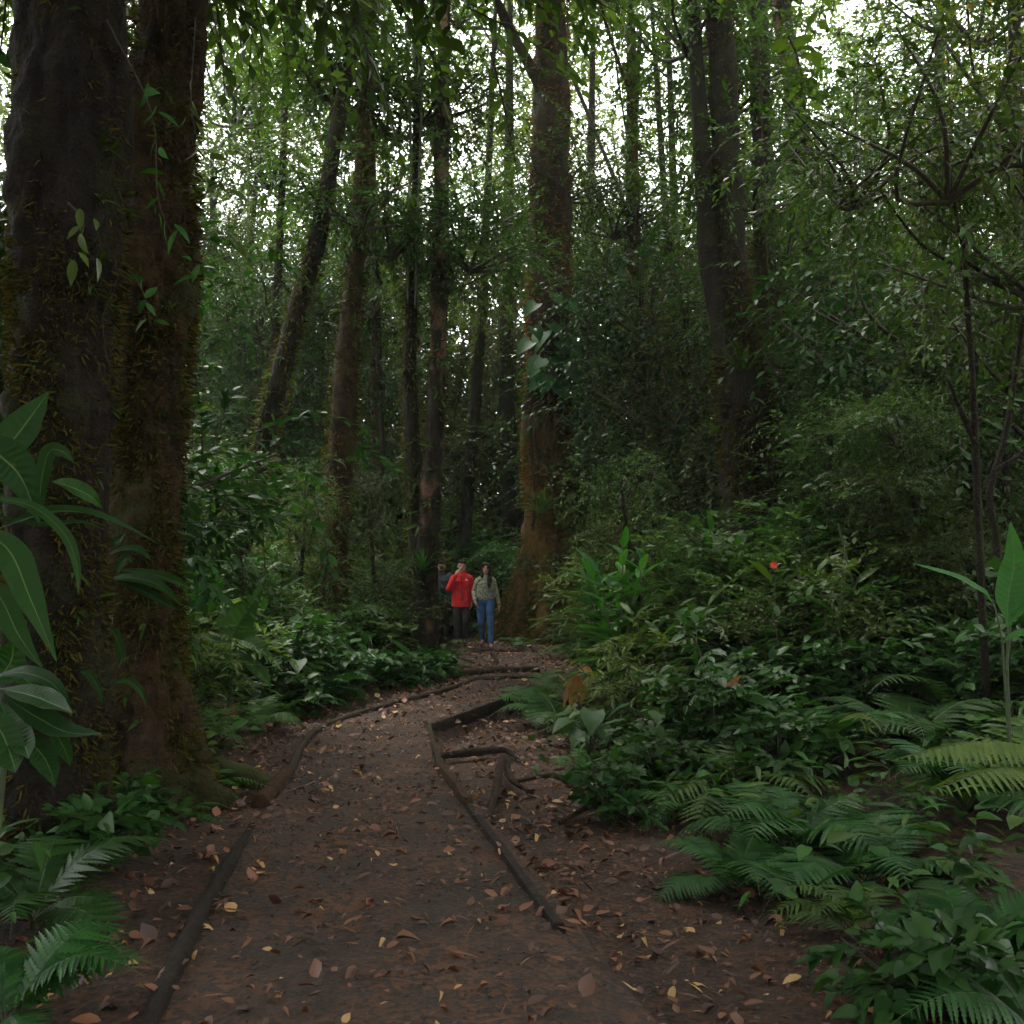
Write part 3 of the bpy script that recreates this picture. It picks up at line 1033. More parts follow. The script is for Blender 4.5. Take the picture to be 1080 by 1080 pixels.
t10, cur10, o10 = tree("rainforest_tree", "dark forked trunk with a bromeliad at its fork, right of the path",
     [(792, 560, 50), (787, 470, 54), (782, 400, 52), (778, 340, 36), (770, 237, 32)], 14.5, 12.5, 'bark_dark', 'deep', 4, 1.7, .16, 20,
     branches=[[(776, 420, 28), (766, 360, 28), (756, 310, 26), (746, 237, 25), (738, 120, 17), (729, -20, 14), (718, -160, 7)]], moss=5000, moss_size=.05, epi=4, n=110)
tree("rainforest_tree", "dark straight trunk tight behind the forked one",
     [(816, 560, 22), (811, 430, 27), (809, 330, 25), (806, 237, 24)], 17.0, 13, 'bark_dark', 'deep', 3, 1.6, .14, 14, moss=700, epi=20)
tree("rainforest_tree", "pole-thin trunk leaning left, right one of a thin pair",
     [(742, 560, 12), (735, 480, 11), (722, 390, 10), (712, 320, 9), (703, 237, 8)], 25.0, 13, 'bark_far', 'pale', 2, 1.5, .1, 9)
tree("rainforest_tree", "pole-thin straighter trunk, left one of a thin pair",
     [(732, 570, 12), (727, 470, 10), (718, 350, 9), (712, 237, 9)], 27.0, 14, 'bark_far', 'blue', 2, 1.5, .1, 9)
tree("rainforest_tree", "blotchy brown trunk leaning left in the upper right thicket",
     [(915, 520, 24), (905, 450, 26), (890, 390, 29), (872, 300, 27), (857, 237, 25)], 19.5, 13, 'bark_peel', 'olive', 3, 1.6, .14, 14, moss=900, epi=26)
tree("rainforest_tree", "distant dark trunk forking against the bright sky at upper right",
     [(918, 520, 12), (918, 380, 12), (919, 300, 11), (918, 262, 11)], 30.0, 13, 'bark_dark', 'gloss', 1, 1.2, .1, 9,
     branches=[[(918, 268, 8), (905, 246, 7), (890, 238, 6), (868, 210, 4)], [(918, 262, 8), (928, 246, 7), (940, 225, 6), (960, 190, 4)]])
tree("understory_tree", "thin forked sapling with dark bark near the right edge",
     [(1040, 720, 9), (1034, 600, 8), (1030, 500, 8), (1026, 400, 7), (1020, 320, 6)], 8.5, 4.6, 'bark_dark', 'gloss_lacy', 3, .75, .1, 9,
     branches=[[(1031, 520, 6), (1052, 495, 5), (1078, 478, 4), (1100, 455, 3)], [(1029, 470, 6), (1012, 430, 5), (1000, 400, 3)]], crown_spread=1.2)
tree("understory_tree", "thin crooked sapling just right of the forked one at the right edge",
     [(1056, 700, 9), (1052, 600, 9), (1050, 560, 8), (1044, 520, 7), (1062, 450, 6), (1078, 340, 6)], 9.5, 5.4, 'bark_dark', 'olive_lacy', 3, .8, .1, 9, crown_spread=1.2)
tree("rainforest_tree", "faint grey trunk right of the big rusty one, deep in the forest",
     [(656, 600, 15), (652, 500, 13), (650, 400, 11), (660, 300, 9)], 26.5, 13, 'bark_far', 'olive', 3, 1.5, .1, 10, epi=14)
tree("rainforest_tree", "trunk shaggy with hanging epiphytes, midway between the rusty and the forked trunks",
     [(676, 590, 18), (673, 480, 17), (670, 380, 17), (668, 237, 15)], 23.0, 13, 'bark_mossy', 'deep', 3, 1.5, .12, 12, epi=160, moss=1200, moss_size=.12)
tree("rainforest_tree", "far slim trunk forking in a bright gap, right of the mossy left trunk",
     [(236, 560, 11), (228, 480, 10), (226, 410, 9)], 28.0, 10, 'bark_dark', 'gloss', 2, 1.2, .1, 9,
     branches=[[(226, 420, 8), (216, 380, 7), (206, 340, 5), (200, 300, 4)]])
tree("rainforest_tree", "far slim straight trunk close against the mossy left trunk's right side",
     [(200, 580, 13), (203, 480, 12), (206, 380, 10), (204, 300, 9)], 24.0, 12, 'bark_dark', 'blue', 3, 1.4, .1, 10)
tree("rainforest_tree", "far slim trunk standing in the bright gap, leaning right",
     [(240, 540, 9), (246, 440, 8), (254, 370, 7), (262, 300, 6)], 27.0, 12, 'bark_dark', 'pale', 2, 1.3, .1, 9)
tree("rainforest_tree", "thin straight trunk between the leaning dark trunk and the tilted brown one",
     [(280, 570, 13), (284, 480, 11), (290, 360, 10), (296, 237, 8)], 21.0, 13, 'bark_dark', 'gloss', 3, 1.4, .1, 10, epi=14)
tree("rainforest_tree", "thin trunk right behind the tilted brown one, hung with olive moss",
     [(394, 600, 14), (398, 470, 13), (396, 350, 13), (392, 237, 12)], 22.0, 13, 'bark_mossy', 'olive', 3, 1.4, .1, 10, epi=16, moss=600)
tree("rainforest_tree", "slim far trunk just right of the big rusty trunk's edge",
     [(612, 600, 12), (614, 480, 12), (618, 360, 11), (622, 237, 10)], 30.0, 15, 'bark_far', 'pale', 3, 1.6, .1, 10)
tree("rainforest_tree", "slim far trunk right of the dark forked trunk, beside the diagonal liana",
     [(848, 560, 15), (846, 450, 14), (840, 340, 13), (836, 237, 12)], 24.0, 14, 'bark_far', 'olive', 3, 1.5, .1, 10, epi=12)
tree("rainforest_tree", "slim dark trunk deep in the right thicket, left of the forked sapling",
     [(975, 560, 15), (972, 450, 14), (978, 340, 12), (985, 237, 11)], 19.0, 13, 'bark_dark', 'deep', 3, 1.6, .1, 10, epi=16)
tree("rainforest_tree", "dark trunk behind the crooked sapling at the far right edge",
     [(1072, 600, 18), (1074, 480, 17), (1076, 360, 16), (1074, 237, 15)], 15.0, 12, 'bark_dark', 'deep', 3, 1.6, .1, 10)

# understory trees filling the mid-storey
rng = np.random.default_rng(105)

DESC = {'gloss': "small-leaved glossy understory tree", 'pale': "pale narrow-leaved understory tree", 'deep': "dark broad-leaved understory tree",
        'olive': "olive fine-leaved understory tree", 'blue': "bluish-green understory tree"}
TREE_MESH = {}


def young_tree(px, d, h, kind, k=1.0, n=3):
    x = X(px, d)
    z = g1(x, d)
    t = thing("understory_tree", None, None, (x, d, z), rng.uniform(0, 6.28))
    lacy = d > 11.5 and px > 190
    if lacy:
        h += 1.2 if d > 17 else .3; n = 3; k *= 1.05
    key = (kind, int(h))
    if key not in TREE_MESH:
        mb = MB()
        e = np.array([rng.normal(0, .25), rng.normal(0, .25), h])
        trunk_tube(mb, np.array([(0, 0, -.15), e * .5 + rng.normal(0, .1, 3) * [1, 1, 0], e]), np.array([.07, .05, .02]) * (h / 6) ** .5, 24, 8, .12, d)
        TREE_MESH[key] = (mb.mesh("young_trunk", M['bark_grey']), e)
    me, e = TREE_MESH[key]
    link("trunk", me, t)
    for i in range(n):
        c = link("crown", CROWNS[kind + '_lacy' if lacy else kind], t)
        f = 1 - .3 * i
        a = i * 2.4 + d
        c.location = e * (1 - .24 * i) + np.array([math.cos(a) * .5 * min(i, 1), math.sin(a) * .5 * min(i, 1), 0]) * k
        c.rotation_euler = (0, 0, rng.uniform(0, 6.28))
        s = k * rng.uniform(.8, 1.1)
        c.scale = (s, s, s)
    reg(t, DESC[kind], "tree", "understory trees between the big trunks", x, d)
    return t


for px, d, h, kind, k in [
    (238, 25, 6.2, 'pale', 1.0), (262, 22, 6.2, 'gloss', .9), (300, 23, 6.4, 'blue', 1.1), (322, 25, 6.4, 'pale', .9),
    (338, 26, 8.0, 'gloss', 1.3), (402, 21, 6.4, 'deep', .8), (405, 25, 7.6, 'gloss', 1.2), (420, 29, 9.0, 'olive', 1.4), 
    (552, 29, 8.6, 'olive', 1.0), (556, 31, 9.5, 'gloss', 1.4), (622, 25, 7.2, 'gloss', 1.2), (640, 30, 8.4, 'blue', 1.3),
    (690, 21, 6.2, 'deep', 1.1), (700, 28, 9.0, 'gloss', 1.4), (742, 19.5, 5.6, 'olive', 1.0), (758, 24, 7.6, 'gloss', 1.2), (836, 18.5, 5.2, 'gloss', 1.1),
    (858, 22, 7.2, 'olive', 1.3), (880, 16, 4.2, 'gloss', .95), (905, 18, 5.2, 'deep', 1.1), (940, 17, 6.0, 'gloss', 1.2), (962, 14, 4.6, 'gloss', 1.1),
    (985, 20, 7.4, 'olive', 1.4), (1012, 13, 4.8, 'deep', 1.1), (1040, 16, 6.0, 'gloss', 1.3), (1075, 12, 4.4, 'gloss', 1.1), (1010, 24, 8.6, 'gloss', 1.4),
    (940, 26, 8.4, 'pale', 1.3), (800, 27, 8.6, 'gloss', 1.4), (5, 14, 5.5, 'gloss', 1.3), (-15, 9, 4.6, 'deep', 1.1), (185, 27, 8.5, 'olive', 1.3),
    (270, 30, 9.0, 'gloss', 1.4), (370, 32, 10.0, 'pale', 1.5), (455, 32, 10.0, 'blue', 1.5), (596, 34, 10.5, 'olive', 1.5), (730, 33, 10.5, 'gloss', 1.6),
    (870, 31, 9.2, 'blue', 1.5), (1060, 29, 10.0, 'pale', 1.6), (300, 27, 7.5, 'gloss', 1.0)]:
    young_tree(px, d, h, kind, k)
for px, d, h, kind, k in [(692, 12.4, 2.6, 'gloss', .4), (868, 11.8, 2.9, 'gloss', .45), (925, 12.8, 3.4, 'deep', .5), (998, 10.6, 2.6, 'gloss', .4), (312, 14.8, 2.4, 'pale', .4), (268, 13.4, 2.2, 'gloss', .35), (400, 17.2, 2.6, 'gloss', .4)]:
    young_tree(px, d, h, kind, k)

# the far wood, one mass nobody could count
def far_wood():
    mb = MB()
    n = 28000
    a = rng.uniform(-.72, .72, n)
    d = rng.uniform(33, 62, n)
    x = np.sin(a) * d * 1.1; y = np.cos(a) * d
    h = 27 * rng.random(n) ** 1.0
    dens = np.sin(x * .55 + 1) + np.sin(h * .6 + x * .23) + np.sin(x * 1.3 + h * 1.1) * .7 + rng.normal(0, .7, n)
    keep = (dens > np.where(h < 7, -2.6, np.where(h < 19, -1.5, -.5)))
    x, y, h = x[keep], y[keep], h[keep]
    start = np.stack([x, y, gz(x, y) + h], -1)
    direc = rng.normal(0, 1, (len(x), 3)) * np.array([1, 1, .5])
    sprays(mb, start, direc, rng.uniform(.9, 1.9, len(x)), 13, TPL_SIMPLE, .3, (0, 1), .018, .3)
    n = 20000                                      # the thicket below the far crowns
    a = rng.uniform(-.68, .68, n); d = rng.uniform(30, 50, n)
    x = np.sin(a) * d * 1.1; y = np.cos(a) * d
    h = 9.5 * rng.random(n) ** .9
    dens = np.sin(x * .8 + 2) + np.sin(h * 1.1 + x * .5) + np.sin(x * 2.1 - h * .9) * .6 + rng.normal(0, .8, n)
    keep = dens > np.where(h < 3, -3, np.where(h < 7, -2.0, -1.0))
    x, y, h = x[keep], y[keep], h[keep]
    direc = rng.normal(0, 1, (len(x), 3)) * np.array([1, 1, .6])
    sprays(mb, np.stack([x, y, gz(x, y) + h], -1), direc, rng.uniform(.7, 1.6, len(x)), 13, TPL_SIMPLE, .33, (0, 1), .014, .35)
    for i in range(26):
        aa = rng.uniform(-.66, .66); dd = rng.uniform(33, 56)
        xx, yy = math.sin(aa) * dd * 1.1, math.cos(aa) * dd
        z = g1(xx, yy)
        r = rng.uniform(.06, .2)
        mb.tube(spline([(xx, yy, z - .2), (xx + rng.normal(0, .7), yy, z + 7), (xx + rng.normal(0, 1.4), yy, z + 15), (xx + rng.normal(0, 2.5), yy, z + 22)], 14), np.linspace(r, r * .35, 14), 8, 2)
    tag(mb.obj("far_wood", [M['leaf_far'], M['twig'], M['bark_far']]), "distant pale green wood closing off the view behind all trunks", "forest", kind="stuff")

rng = np.random.default_rng(106)

far_wood()


def shading_wood():  # added leaves and trunks that keep sky light off the foreground
    mb = MB()
    n = 4600
    x = rng.uniform(-16, 16, n); y = rng.uniform(-16, 9, n)
    z = rng.uniform(6.3, 10.5, n)
    low = rng.random(n) < .5                       # lower leaves added behind and beside the viewer, blocking side light
    z = np.where(low, rng.uniform(.3, 7, n), z)
    keep = ~low | (y < -3.5) | ((np.abs(x) > 3.4) & (y < 4.2))
    x, y, z = x[keep], y[keep], z[keep]
    direc = rng.normal(0, 1, (len(x), 3)) * np.array([1, 1, .4])
    sprays(mb, np.stack([x, y, z], -1), direc, rng.uniform(.8, 1.6, len(x)), 14, TPL_SIMPLE, .26, (0, 1), .015, .3)
    for i in range(16):
        xx, yy = rng.uniform(-13, 13), rng.uniform(-14, -3)
        mb.tube(spline([(xx, yy, -.2), (xx + .2, yy, 5), (xx + rng.normal(0, .6), yy, 11)], 12), np.linspace(.2, .1, 12), 8, 2)
    tag(mb.obj("shading_canopy", [M['leaf_gloss'], M['twig'], M['bark_far']]), "leaf canopy added over and behind the viewer to shade the foreground", "canopy", kind="stuff")

rng = np.random.default_rng(107)

shading_wood()

# ------------------------------------------------------------------ undergrowth prototypes
rng = np.random.default_rng(108)

FROND = frond_tpl(20, .25, .55, 6)
FROND2 = frond_tpl(24, .3, .4, 8, .12)
PROTO = {}


def proto(key, name, parts, desc, cat):
    PROTO[key] = (name, parts, desc, cat)


for i in range(2):
    proto(f'fine{i}', "shrub", list(zip(("stem", "foliage"), shrub_meshes("fine_shrub", M['leaf_bright' if i else 'leaf_gloss'], 1.6, 1.0, 11, 330, 13, .075, TPL_SIMPLE, .45))), "fine-leaved bushy shrub" if i == 0 else "bright green small-leaved shrub", "shrub")
    proto(f'broad{i}', "shrub", list(zip(("stem", "foliage"), shrub_meshes("broad_shrub", M['leaf_blue' if i else 'leaf_gloss'], 1.3, .8, 9, 90, 9, .17, TPL_ELLIP, .5))), "bluish broad-leaved shrub" if i else "glossy broad-leaved shrub", "shrub")
proto('broad2', "shrub", list(zip(("stem", "foliage"), shrub_meshes("dark_shrub", M['leaf_deep'], 1.3, .85, 9, 100, 9, .16, TPL_ELLIP, .5))), "dark broad-leaved shrub", "shrub")  # darker leaf colour stands in for shade on the near bank
proto('narrow0', "shrub", list(zip(("stem", "foliage"), shrub_meshes("narrow_shrub", M['leaf_pale'], 1.5, .9, 10, 160, 11, .17, TPL_NARROW, .55))), "pale narrow-leaved shrub", "shrub")
proto('olive0', "shrub", list(zip(("stem", "foliage"), shrub_meshes("olive_shrub", M['leaf_yellow'], 1.5, .9, 10, 240, 12, .085, TPL_SIMPLE, .5))), "olive twiggy shrub", "shrub")
proto('herb0', "leafy_plant", list(zip(("stem", "foliage"), shrub_meshes("herb", M['leaf_deep'], .6, .5, 8, 46, 8, .13, TPL_OVATE, .3))), "low dark herb with oval leaves", "plant")
proto('fern0', "fern", [("fronds", fern_mesh("fern_fronds", M['leaf_gloss'], 11, 1.0, (.3, .95), FROND))], "arching dark fern clump", "fern")
proto('fern1', "fern", [("fronds", fern_mesh("fern_fronds", M['leaf_blue'], 12, 1.1, (.25, .8), FROND2))], "broad bluish fern clump", "fern")
proto('fern2', "fern", [("fronds", fern_mesh("fern_fronds", M['leaf_bright'], 9, .8, (.3, .9), FROND))], "small bright fern clump", "fern")
proto('fern3', "fern", [("fronds", fern_mesh("fern_fronds", M['leaf_deep'], 11, 1.05, (.25, .85), FROND2))], "dark spreading fern clump", "fern")  # foreground shade put into these fronds' darker colour
proto('ginger0', "ginger_plant", list(zip(("stem", "foliage"), ginger_meshes("ginger", M['leaf_bright'], 1.8, 6, 12, .42))), "tall bright ginger plant", "plant")
proto('ginger1', "ginger_plant", list(zip(("stem", "foliage"), ginger_meshes("ginger", M['leaf_gloss'], 1.3, 7, 10, .36))), "dark ginger plant", "plant")
proto('aroid0', "arum_plant", list(zip(("stalk", "foliage"), aroid_meshes("arum", M['leaf_blue'], 9, .36, .7))), "arum with heart-shaped leaves", "plant")
proto('palm0', "understory_palm", list(zip(("stem", "frond"), palm_meshes("palm", M['leaf_gloss'], 9, 1.2, .6))), "small feathery palm", "palm")

rng = np.random.default_rng(109)

def put(key, px, d, k=1.0, dz=0.0, rz=None, tilt=0.0):
    name, parts, desc, cat = PROTO[key]
    x = X(px, d)
    z = g1(x, d) + dz
    if len(parts) == 1:
        o = link(name, parts[0][1])
    else:
        o = thing(name, None, None)
        for pn, me in parts:
            link(pn, me, o)
    o.location = (x, d, z)
    o.rotation_euler = (rng.normal(0, .06) + tilt, rng.normal(0, .06), rng.uniform(0, 6.28) if rz is None else rz)
    s = k * rng.uniform(.9, 1.1) * (1.08 if cat == 'shrub' and px > 610 and d > 10 else 1)
    o.scale = (s, s, s * rng.uniform(.9, 1.1))
    reg(o, desc, cat, {"shrub": "shrubs of the undergrowth", "fern": "ferns of the undergrowth", "plant": "leafy plants of the undergrowth", "palm": "small understory palms"}[cat], x, d)
    return o


for a in [
    ('fern3', 1010, 4.4, .6), ('fern0', 900, 4.7, .55), ('fern3', 770, 5.6, .6), ('fern1', 1085, 3.7, .6), ('herb0', 960, 3.9, .7), ('fern3', 20, 3.6, .5), ('herb0', 150, 6.3, .6), ('fern2', 195, 6.5, .4),
    ('fine1', 512, 26.5, 2.0), ('narrow0', 482, 29, 2.4), ('fine1', 535, 29, 2.2), ('herb0', 640, 7.0, .7), ('fern2', 610, 8.8, .5),
    # right bank, front to back
    ('fern1', 905, 5.6, .75), ('fern3', 830, 6.2, .8), ('fern0', 770, 7.2, .8), ('fern2', 720, 7.0, .6), ('fern3', 1010, 6.4, .8), ('fern0', 1080, 6.6, 1.0),
    ('herb0', 690, 7.6, .9), ('herb0', 820, 7.4, 1.0), ('fern2', 655, 8.0, .55), ('broad2', 760, 8.4, .8), ('aroid0', 700, 8.8, .75), ('fern3', 860, 7.8, .9),
    ('fern3', 950, 8.0, 1.0), ('narrow0', 690, 10.0, .85), ('broad2', 830, 9.4, .95), ('broad2', 900, 9.2, .9), ('fern3', 1000, 8.8, 1.2), ('broad2', 1060, 8.8, 1.0),
    ('fern2', 560, 12.4, .9), ('fern1', 590, 11.2, .85), ('fern0', 575, 13.2, .9), ('fern0', 620, 10.0, .7), ('ginger0', 640, 12.0, 1.12), ('ginger1', 625, 13.6, .9), ('ginger1', 690, 11.4, 1.15),
    ('ginger0', 728, 12.6, 1.2), ('narrow0', 665, 13.2, 1.1), ('broad1', 745, 10.6, 1.0), ('fine0', 780, 11.2, 1.25), ('fine1', 838, 11.6, 1.7), ('fine1', 890, 12.2, 1.75),
    ('fine0', 850, 10.0, 1.1), ('fine1', 800, 13.0, 1.4), ('narrow0', 930, 11.6, 1.4), ('fine0', 960, 11.0, 1.3), ('palm0', 950, 13.0, 1.5), ('fine0', 1010, 11.2, 1.4), ('narrow0', 1055, 11.6, 1.5),
    ('broad2', 985, 9.8, 1.05), ('olive0', 915, 14.2, 1.6), ('palm0', 705, 16.0, 1.2), ('narrow0', 720, 15.0, 1.4), ('fine0', 760, 16.2, 1.5), ('olive0', 690, 18.5, 1.6),
    ('fine0', 655, 16.4, 1.0), ('narrow0', 640, 18.4, 1.2), ('fern0', 606, 17.8, .8), ('fine0', 660, 20, 1.7), ('pal', 0, 0, 0) if 0 else ('olive0', 735, 21, 1.8),
    ('narrow0', 800, 20, 1.9), ('fine1', 860, 18, 2.0), ('fine0', 930, 18.5, 2.1), ('narrow0', 1000, 16.5, 2.0), ('fine1', 1060, 15, 1.9), ('palm0', 985, 12.4, 1.3),
    ('ginger0', 648, 11.0, 1.15), ('ginger0', 752, 11.6, 1.25), ('ginger1', 705, 10.4, 1.1), ('palm0', 940, 12.6, 1.2), ('aroid0', 770, 9.4, 1.1),
    ('aroid0', 620, 9.4, .7), ('ginger1', 870, 10.4, 1.3), ('ginger0', 965, 11.8, 1.4), ('fern1', 715, 8.2, .8),
    ('ginger1', 300, 14.4, 1.0), ('palm0', 345, 16.0, 1.0), ('aroid0', 318, 11.4, .8), ('ginger0', 222, 12.4, 1.0), ('fern1', 330, 11.6, .75), ('aroid0', 395, 13.6, .8),
    # left bank
    ('fern3', 45, 4.6, .6), ('herb0', 105, 5.4, .7), ('fern2', 215, 7.2, .6), ('fern0', 205, 9.0, .8), ('narrow0', 212, 10.6, 1.0), ('broad0', 245, 12.2, .9), ('fern2', 290, 10.6, .75),
    ('herb0', 300, 11.0, 1.0), ('broad1', 320, 12.0, .85), ('fern0', 272, 9.8, .7), ('fern0', 345, 12.2, .8), ('fine0', 300, 13.6, 1.0), ('fine1', 335, 14.6, 1.0), ('herb0', 360, 12.6, 1.0),
    ('fern1', 385, 13.4, .9), ('fern0', 410, 14.2, .95), ('broad0', 380, 15.0, .9), ('fine0', 405, 16.0, 1.0), ('fern0', 435, 15.2, 1.0), ('fern2', 452, 15.8, .9), ('fern2', 470, 16.4, .7),
    ('herb0', 425, 13.9, 1.0), ('herb0', 455, 14.8, .9), ('fine1', 225, 15.0, 1.5), ('narrow0', 250, 17.0, 1.6), ('olive0', 275, 18.0, 1.7), ('fine0', 310, 17.6, 1.5), ('fine1', 205, 13, 1.3),
    ('palm0', 212, 16.0, 1.2), ('narrow0', 330, 19.4, 1.7), ('fine0', 380, 18.6, 1.4), ('ginger1', 408, 18.0, 1.2), ('narrow0', 410, 21, 1.7), ('olive0', 415, 23, 1.8), ('fine1', 260, 21, 2.0),
    ('palm0', 320, 21.5, 1.5), ('fine0', 225, 22, 2.2), ('narrow0', 290, 23.5, 2.2), ('fine0', 350, 24, 2.0),
    # behind the walkers
    ('fern0', 466, 18.6, .65), ('fern0', 455, 22.0, 1.3), ('fine0', 470, 23.0, 1.3), ('fern1', 492, 23.0, 1.3), ('palm0', 510, 24.5, 1.5), ('fine1', 530, 24.0, 1.5), ('narrow0', 545, 25.5, 1.7),
    ('fine0', 490, 26, 1.8), ('olive0', 520, 28, 2.0), ('fine0', 615, 24, 1.7), ('narrow0', 645, 25, 2.0), ('fine1', 690, 25, 2.1), ('olive0', 640, 29, 2.3), ('palm0', 665, 23, 1.5),
    ('fine0', 760, 25, 2.2), ('narrow0', 830, 25, 2.3), ('fine0', 560, 30, 2.2), ('fine1', 450, 29, 2.2), ('fine0', 395, 29, 2.3), ('olive0', 900, 24, 2.2), ('fern2', 556, 19.6, .6), ('fern0', 606, 19.8, .7), ('fern2', 545, 20.1, .55)]:
    put(*a)

# ground cover nobody could count
def ground_cover():
    n = 5200
    r = rng.uniform(-.62, .62, n)
    y = 4 + 26 * rng.random(n) ** .8
    x = r * y
    d, sd_ = path_dist(x, y)
    keep = (d > .35 + rng.random(n) * .5) & ~((sd_ > 0) & (d < 1.3) & (y < 13.5) & (rng.random(n) < .93)) & ~((y < 7.5) & (x > -1.9) & (x < 1.2) & (rng.random(n) < .8))
    x, y = x[keep], y[keep]
    n = len(x)
    mb = MB()
    z = gz(x, y)
    for q in range(6):
        a = rng.uniform(0, 6.28, n)
        h = rng.uniform(.04, .34, n)
        p = np.stack([x + np.cos(a) * .07, y + np.sin(a) * .07, z + h], -1)
        dd = np.stack([np.cos(a), np.sin(a), rng.normal(.15, .3, n)], -1)
        mb.scatter(TPL_OVATE if q % 2 else TPL_NARROW, frames(dd, UP + rng.normal(0, .3, (n, 3)), rng.uniform(.07, .17, n) * (1.5 if q % 2 == 0 else 1)), p, q % 3)
    tag(mb.obj("ground_cover", [M['leaf_gloss'], M['leaf_deep'], M['leaf_bright']]), "low seedlings and herbs covering the forest floor", "ground cover", kind="stuff")

rng = np.random.default_rng(110)

ground_cover()


# ------------------------------------------------------------------ plants with leaves shaped one by one
def blade(mb, pts, widths, mat=0, facing=None, n=64, across=12, fold=.25, wavy=.06, wseed=0.0, veins=.05, rib=None):
    """a leaf along a 3D centre line; widths along it; the face looks towards `facing`; pleated by its side veins"""
    c = spline(pts, n)
    wd = np.interp(np.linspace(0, len(widths) - 1, n), np.arange(len(widths)), widths)
    wd = np.convolve(np.pad(wd, 3, mode='edge'), np.ones(7) / 7, 'valid') if n > 30 else wd
    wd[-1] = .001
    tan = norm(np.gradient(c, axis=0))
    f = np.array([0, -1, .5]) if facing is None else np.array(facing, float)
    side = norm(np.cross(tan, f))
    nrm = np.cross(side, tan)
    u = np.linspace(-1, 1, across + 1)
    if rib is not None:
        u = np.sort(np.concatenate([u, [-.045, .045]])); across += 2
    L = np.linalg.norm(np.diff(c, axis=0), axis=1).sum()
    nv_ = max(5, int(L / max(wd.max(), 1e-4) * 5))
    V = []
    for i in range(n):
        ww = wd[i] / 2
        t = i / (n - 1)
        ripple = wavy * ww * np.sin(t * 17 + wseed + (u > 0) * 1.7) * np.abs(u) ** 1.6
        pleat = veins * ww * np.sin((t * nv_ - np.abs(u) * 1.1) * 2 * math.pi) * (1 - np.abs(u) ** 4) * (np.abs(u) > .05)
        V.append(c[i] + side[i] * (u * ww * (1 + .03 * math.sin(t * 23 + wseed)))[:, None] + nrm[i] * (-(fold * ww) * (1 - np.abs(u)) + ripple + pleat)[:, None])
    k = across + 1
    i = np.arange(n - 1)[:, None] * k + np.arange(across)[None, :]
    Q = np.stack([i, i + 1, i + k + 1, i + k], -1)
    if rib is None:
        mb.add(np.concatenate(V), Q.reshape(-1, 4), None, mat)
    else:
        c0 = across // 2
        mb.add(np.concatenate(V), np.concatenate([Q[:, :c0 - 1], Q[:, c0 + 1:]], 1).reshape(-1, 4), None, mat)
        mb.q.append(Q[:, c0 - 1:c0 + 1].reshape(-1, 4) + mb.n - len(V) * k); mb.qm.append(np.full(2 * (n - 1), rib))


OVAL = [.02, .55, .9, 1, .92, .7, .35, .03]
STRAP = [.3, .7, .95, 1, .95, .8, .5, .05]


def px_leaf(mb, pl, d, width, prof=OVAL, mat=0, facing=None, dd=0.0, **kw):
    m = len(pl)
    pts = [P(a, b, d + dd * i / (m - 1)) for i, (a, b) in enumerate(pl)]
    blade(mb, pts, [x * width / F * d for x in prof], mat, facing, **kw)


def veined_leaf_mat(name, a, b, rough=.35):
    return leaf_mat(name, a, b, rough, .35, spec=.12, blotch=(.05, .045, .015))

rng = np.random.default_rng(111)

M['rib'] = leaf_mat("leaf_midrib", (.05, .11, .03), (.07, .14, .04), .5, .3, spec=.2)
M['big_leaf'] = veined_leaf_mat("large_leaf", (.008, .036, .006), (.018, .06, .010), .5)
M['paddle'] = veined_leaf_mat("paddle_leaf", (.03, .10, .018), (.042, .12, .024), .55)


def plant_custom(name, label, foot, leaves, stalks, mat, cat="plant", stalk_mat='stalk', stalk_r=.012):
    o = np.array(foot, float)
    t = thing(name, label, cat, tuple(o))
    mf, ms = MB(), MB()
    for args in leaves:
        kw = args[-1] if isinstance(args[-1], dict) else {}
        a = args[:-1] if kw else args
        px_leaf(mf, *a, wseed=float(rng.uniform(0, 6)), rib=1, **kw)
    for v in mf.v: v -= o
    mf.obj("foliage", [mat, M['rib']], t)
    for pts, dists in stalks:
        pp_ = [P(a, b, dists[0] + (dists[1] - dists[0]) * i / (len(pts) - 1)) for i, (a, b) in enumerate(pts)]
        pp_ = [o + np.array([0, 0, -.04])] + pp_
        ms.tube(spline(pp_, 16), np.linspace(stalk_r, stalk_r * .5, 16), 7, 0)
    for v in ms.v: v -= o
    if ms.v:
        ms.obj("stalk", M[stalk_mat], t)
    return t


def foot_at(px, d):
    x = X(px, d)
    return (x, d, g1(x, d))


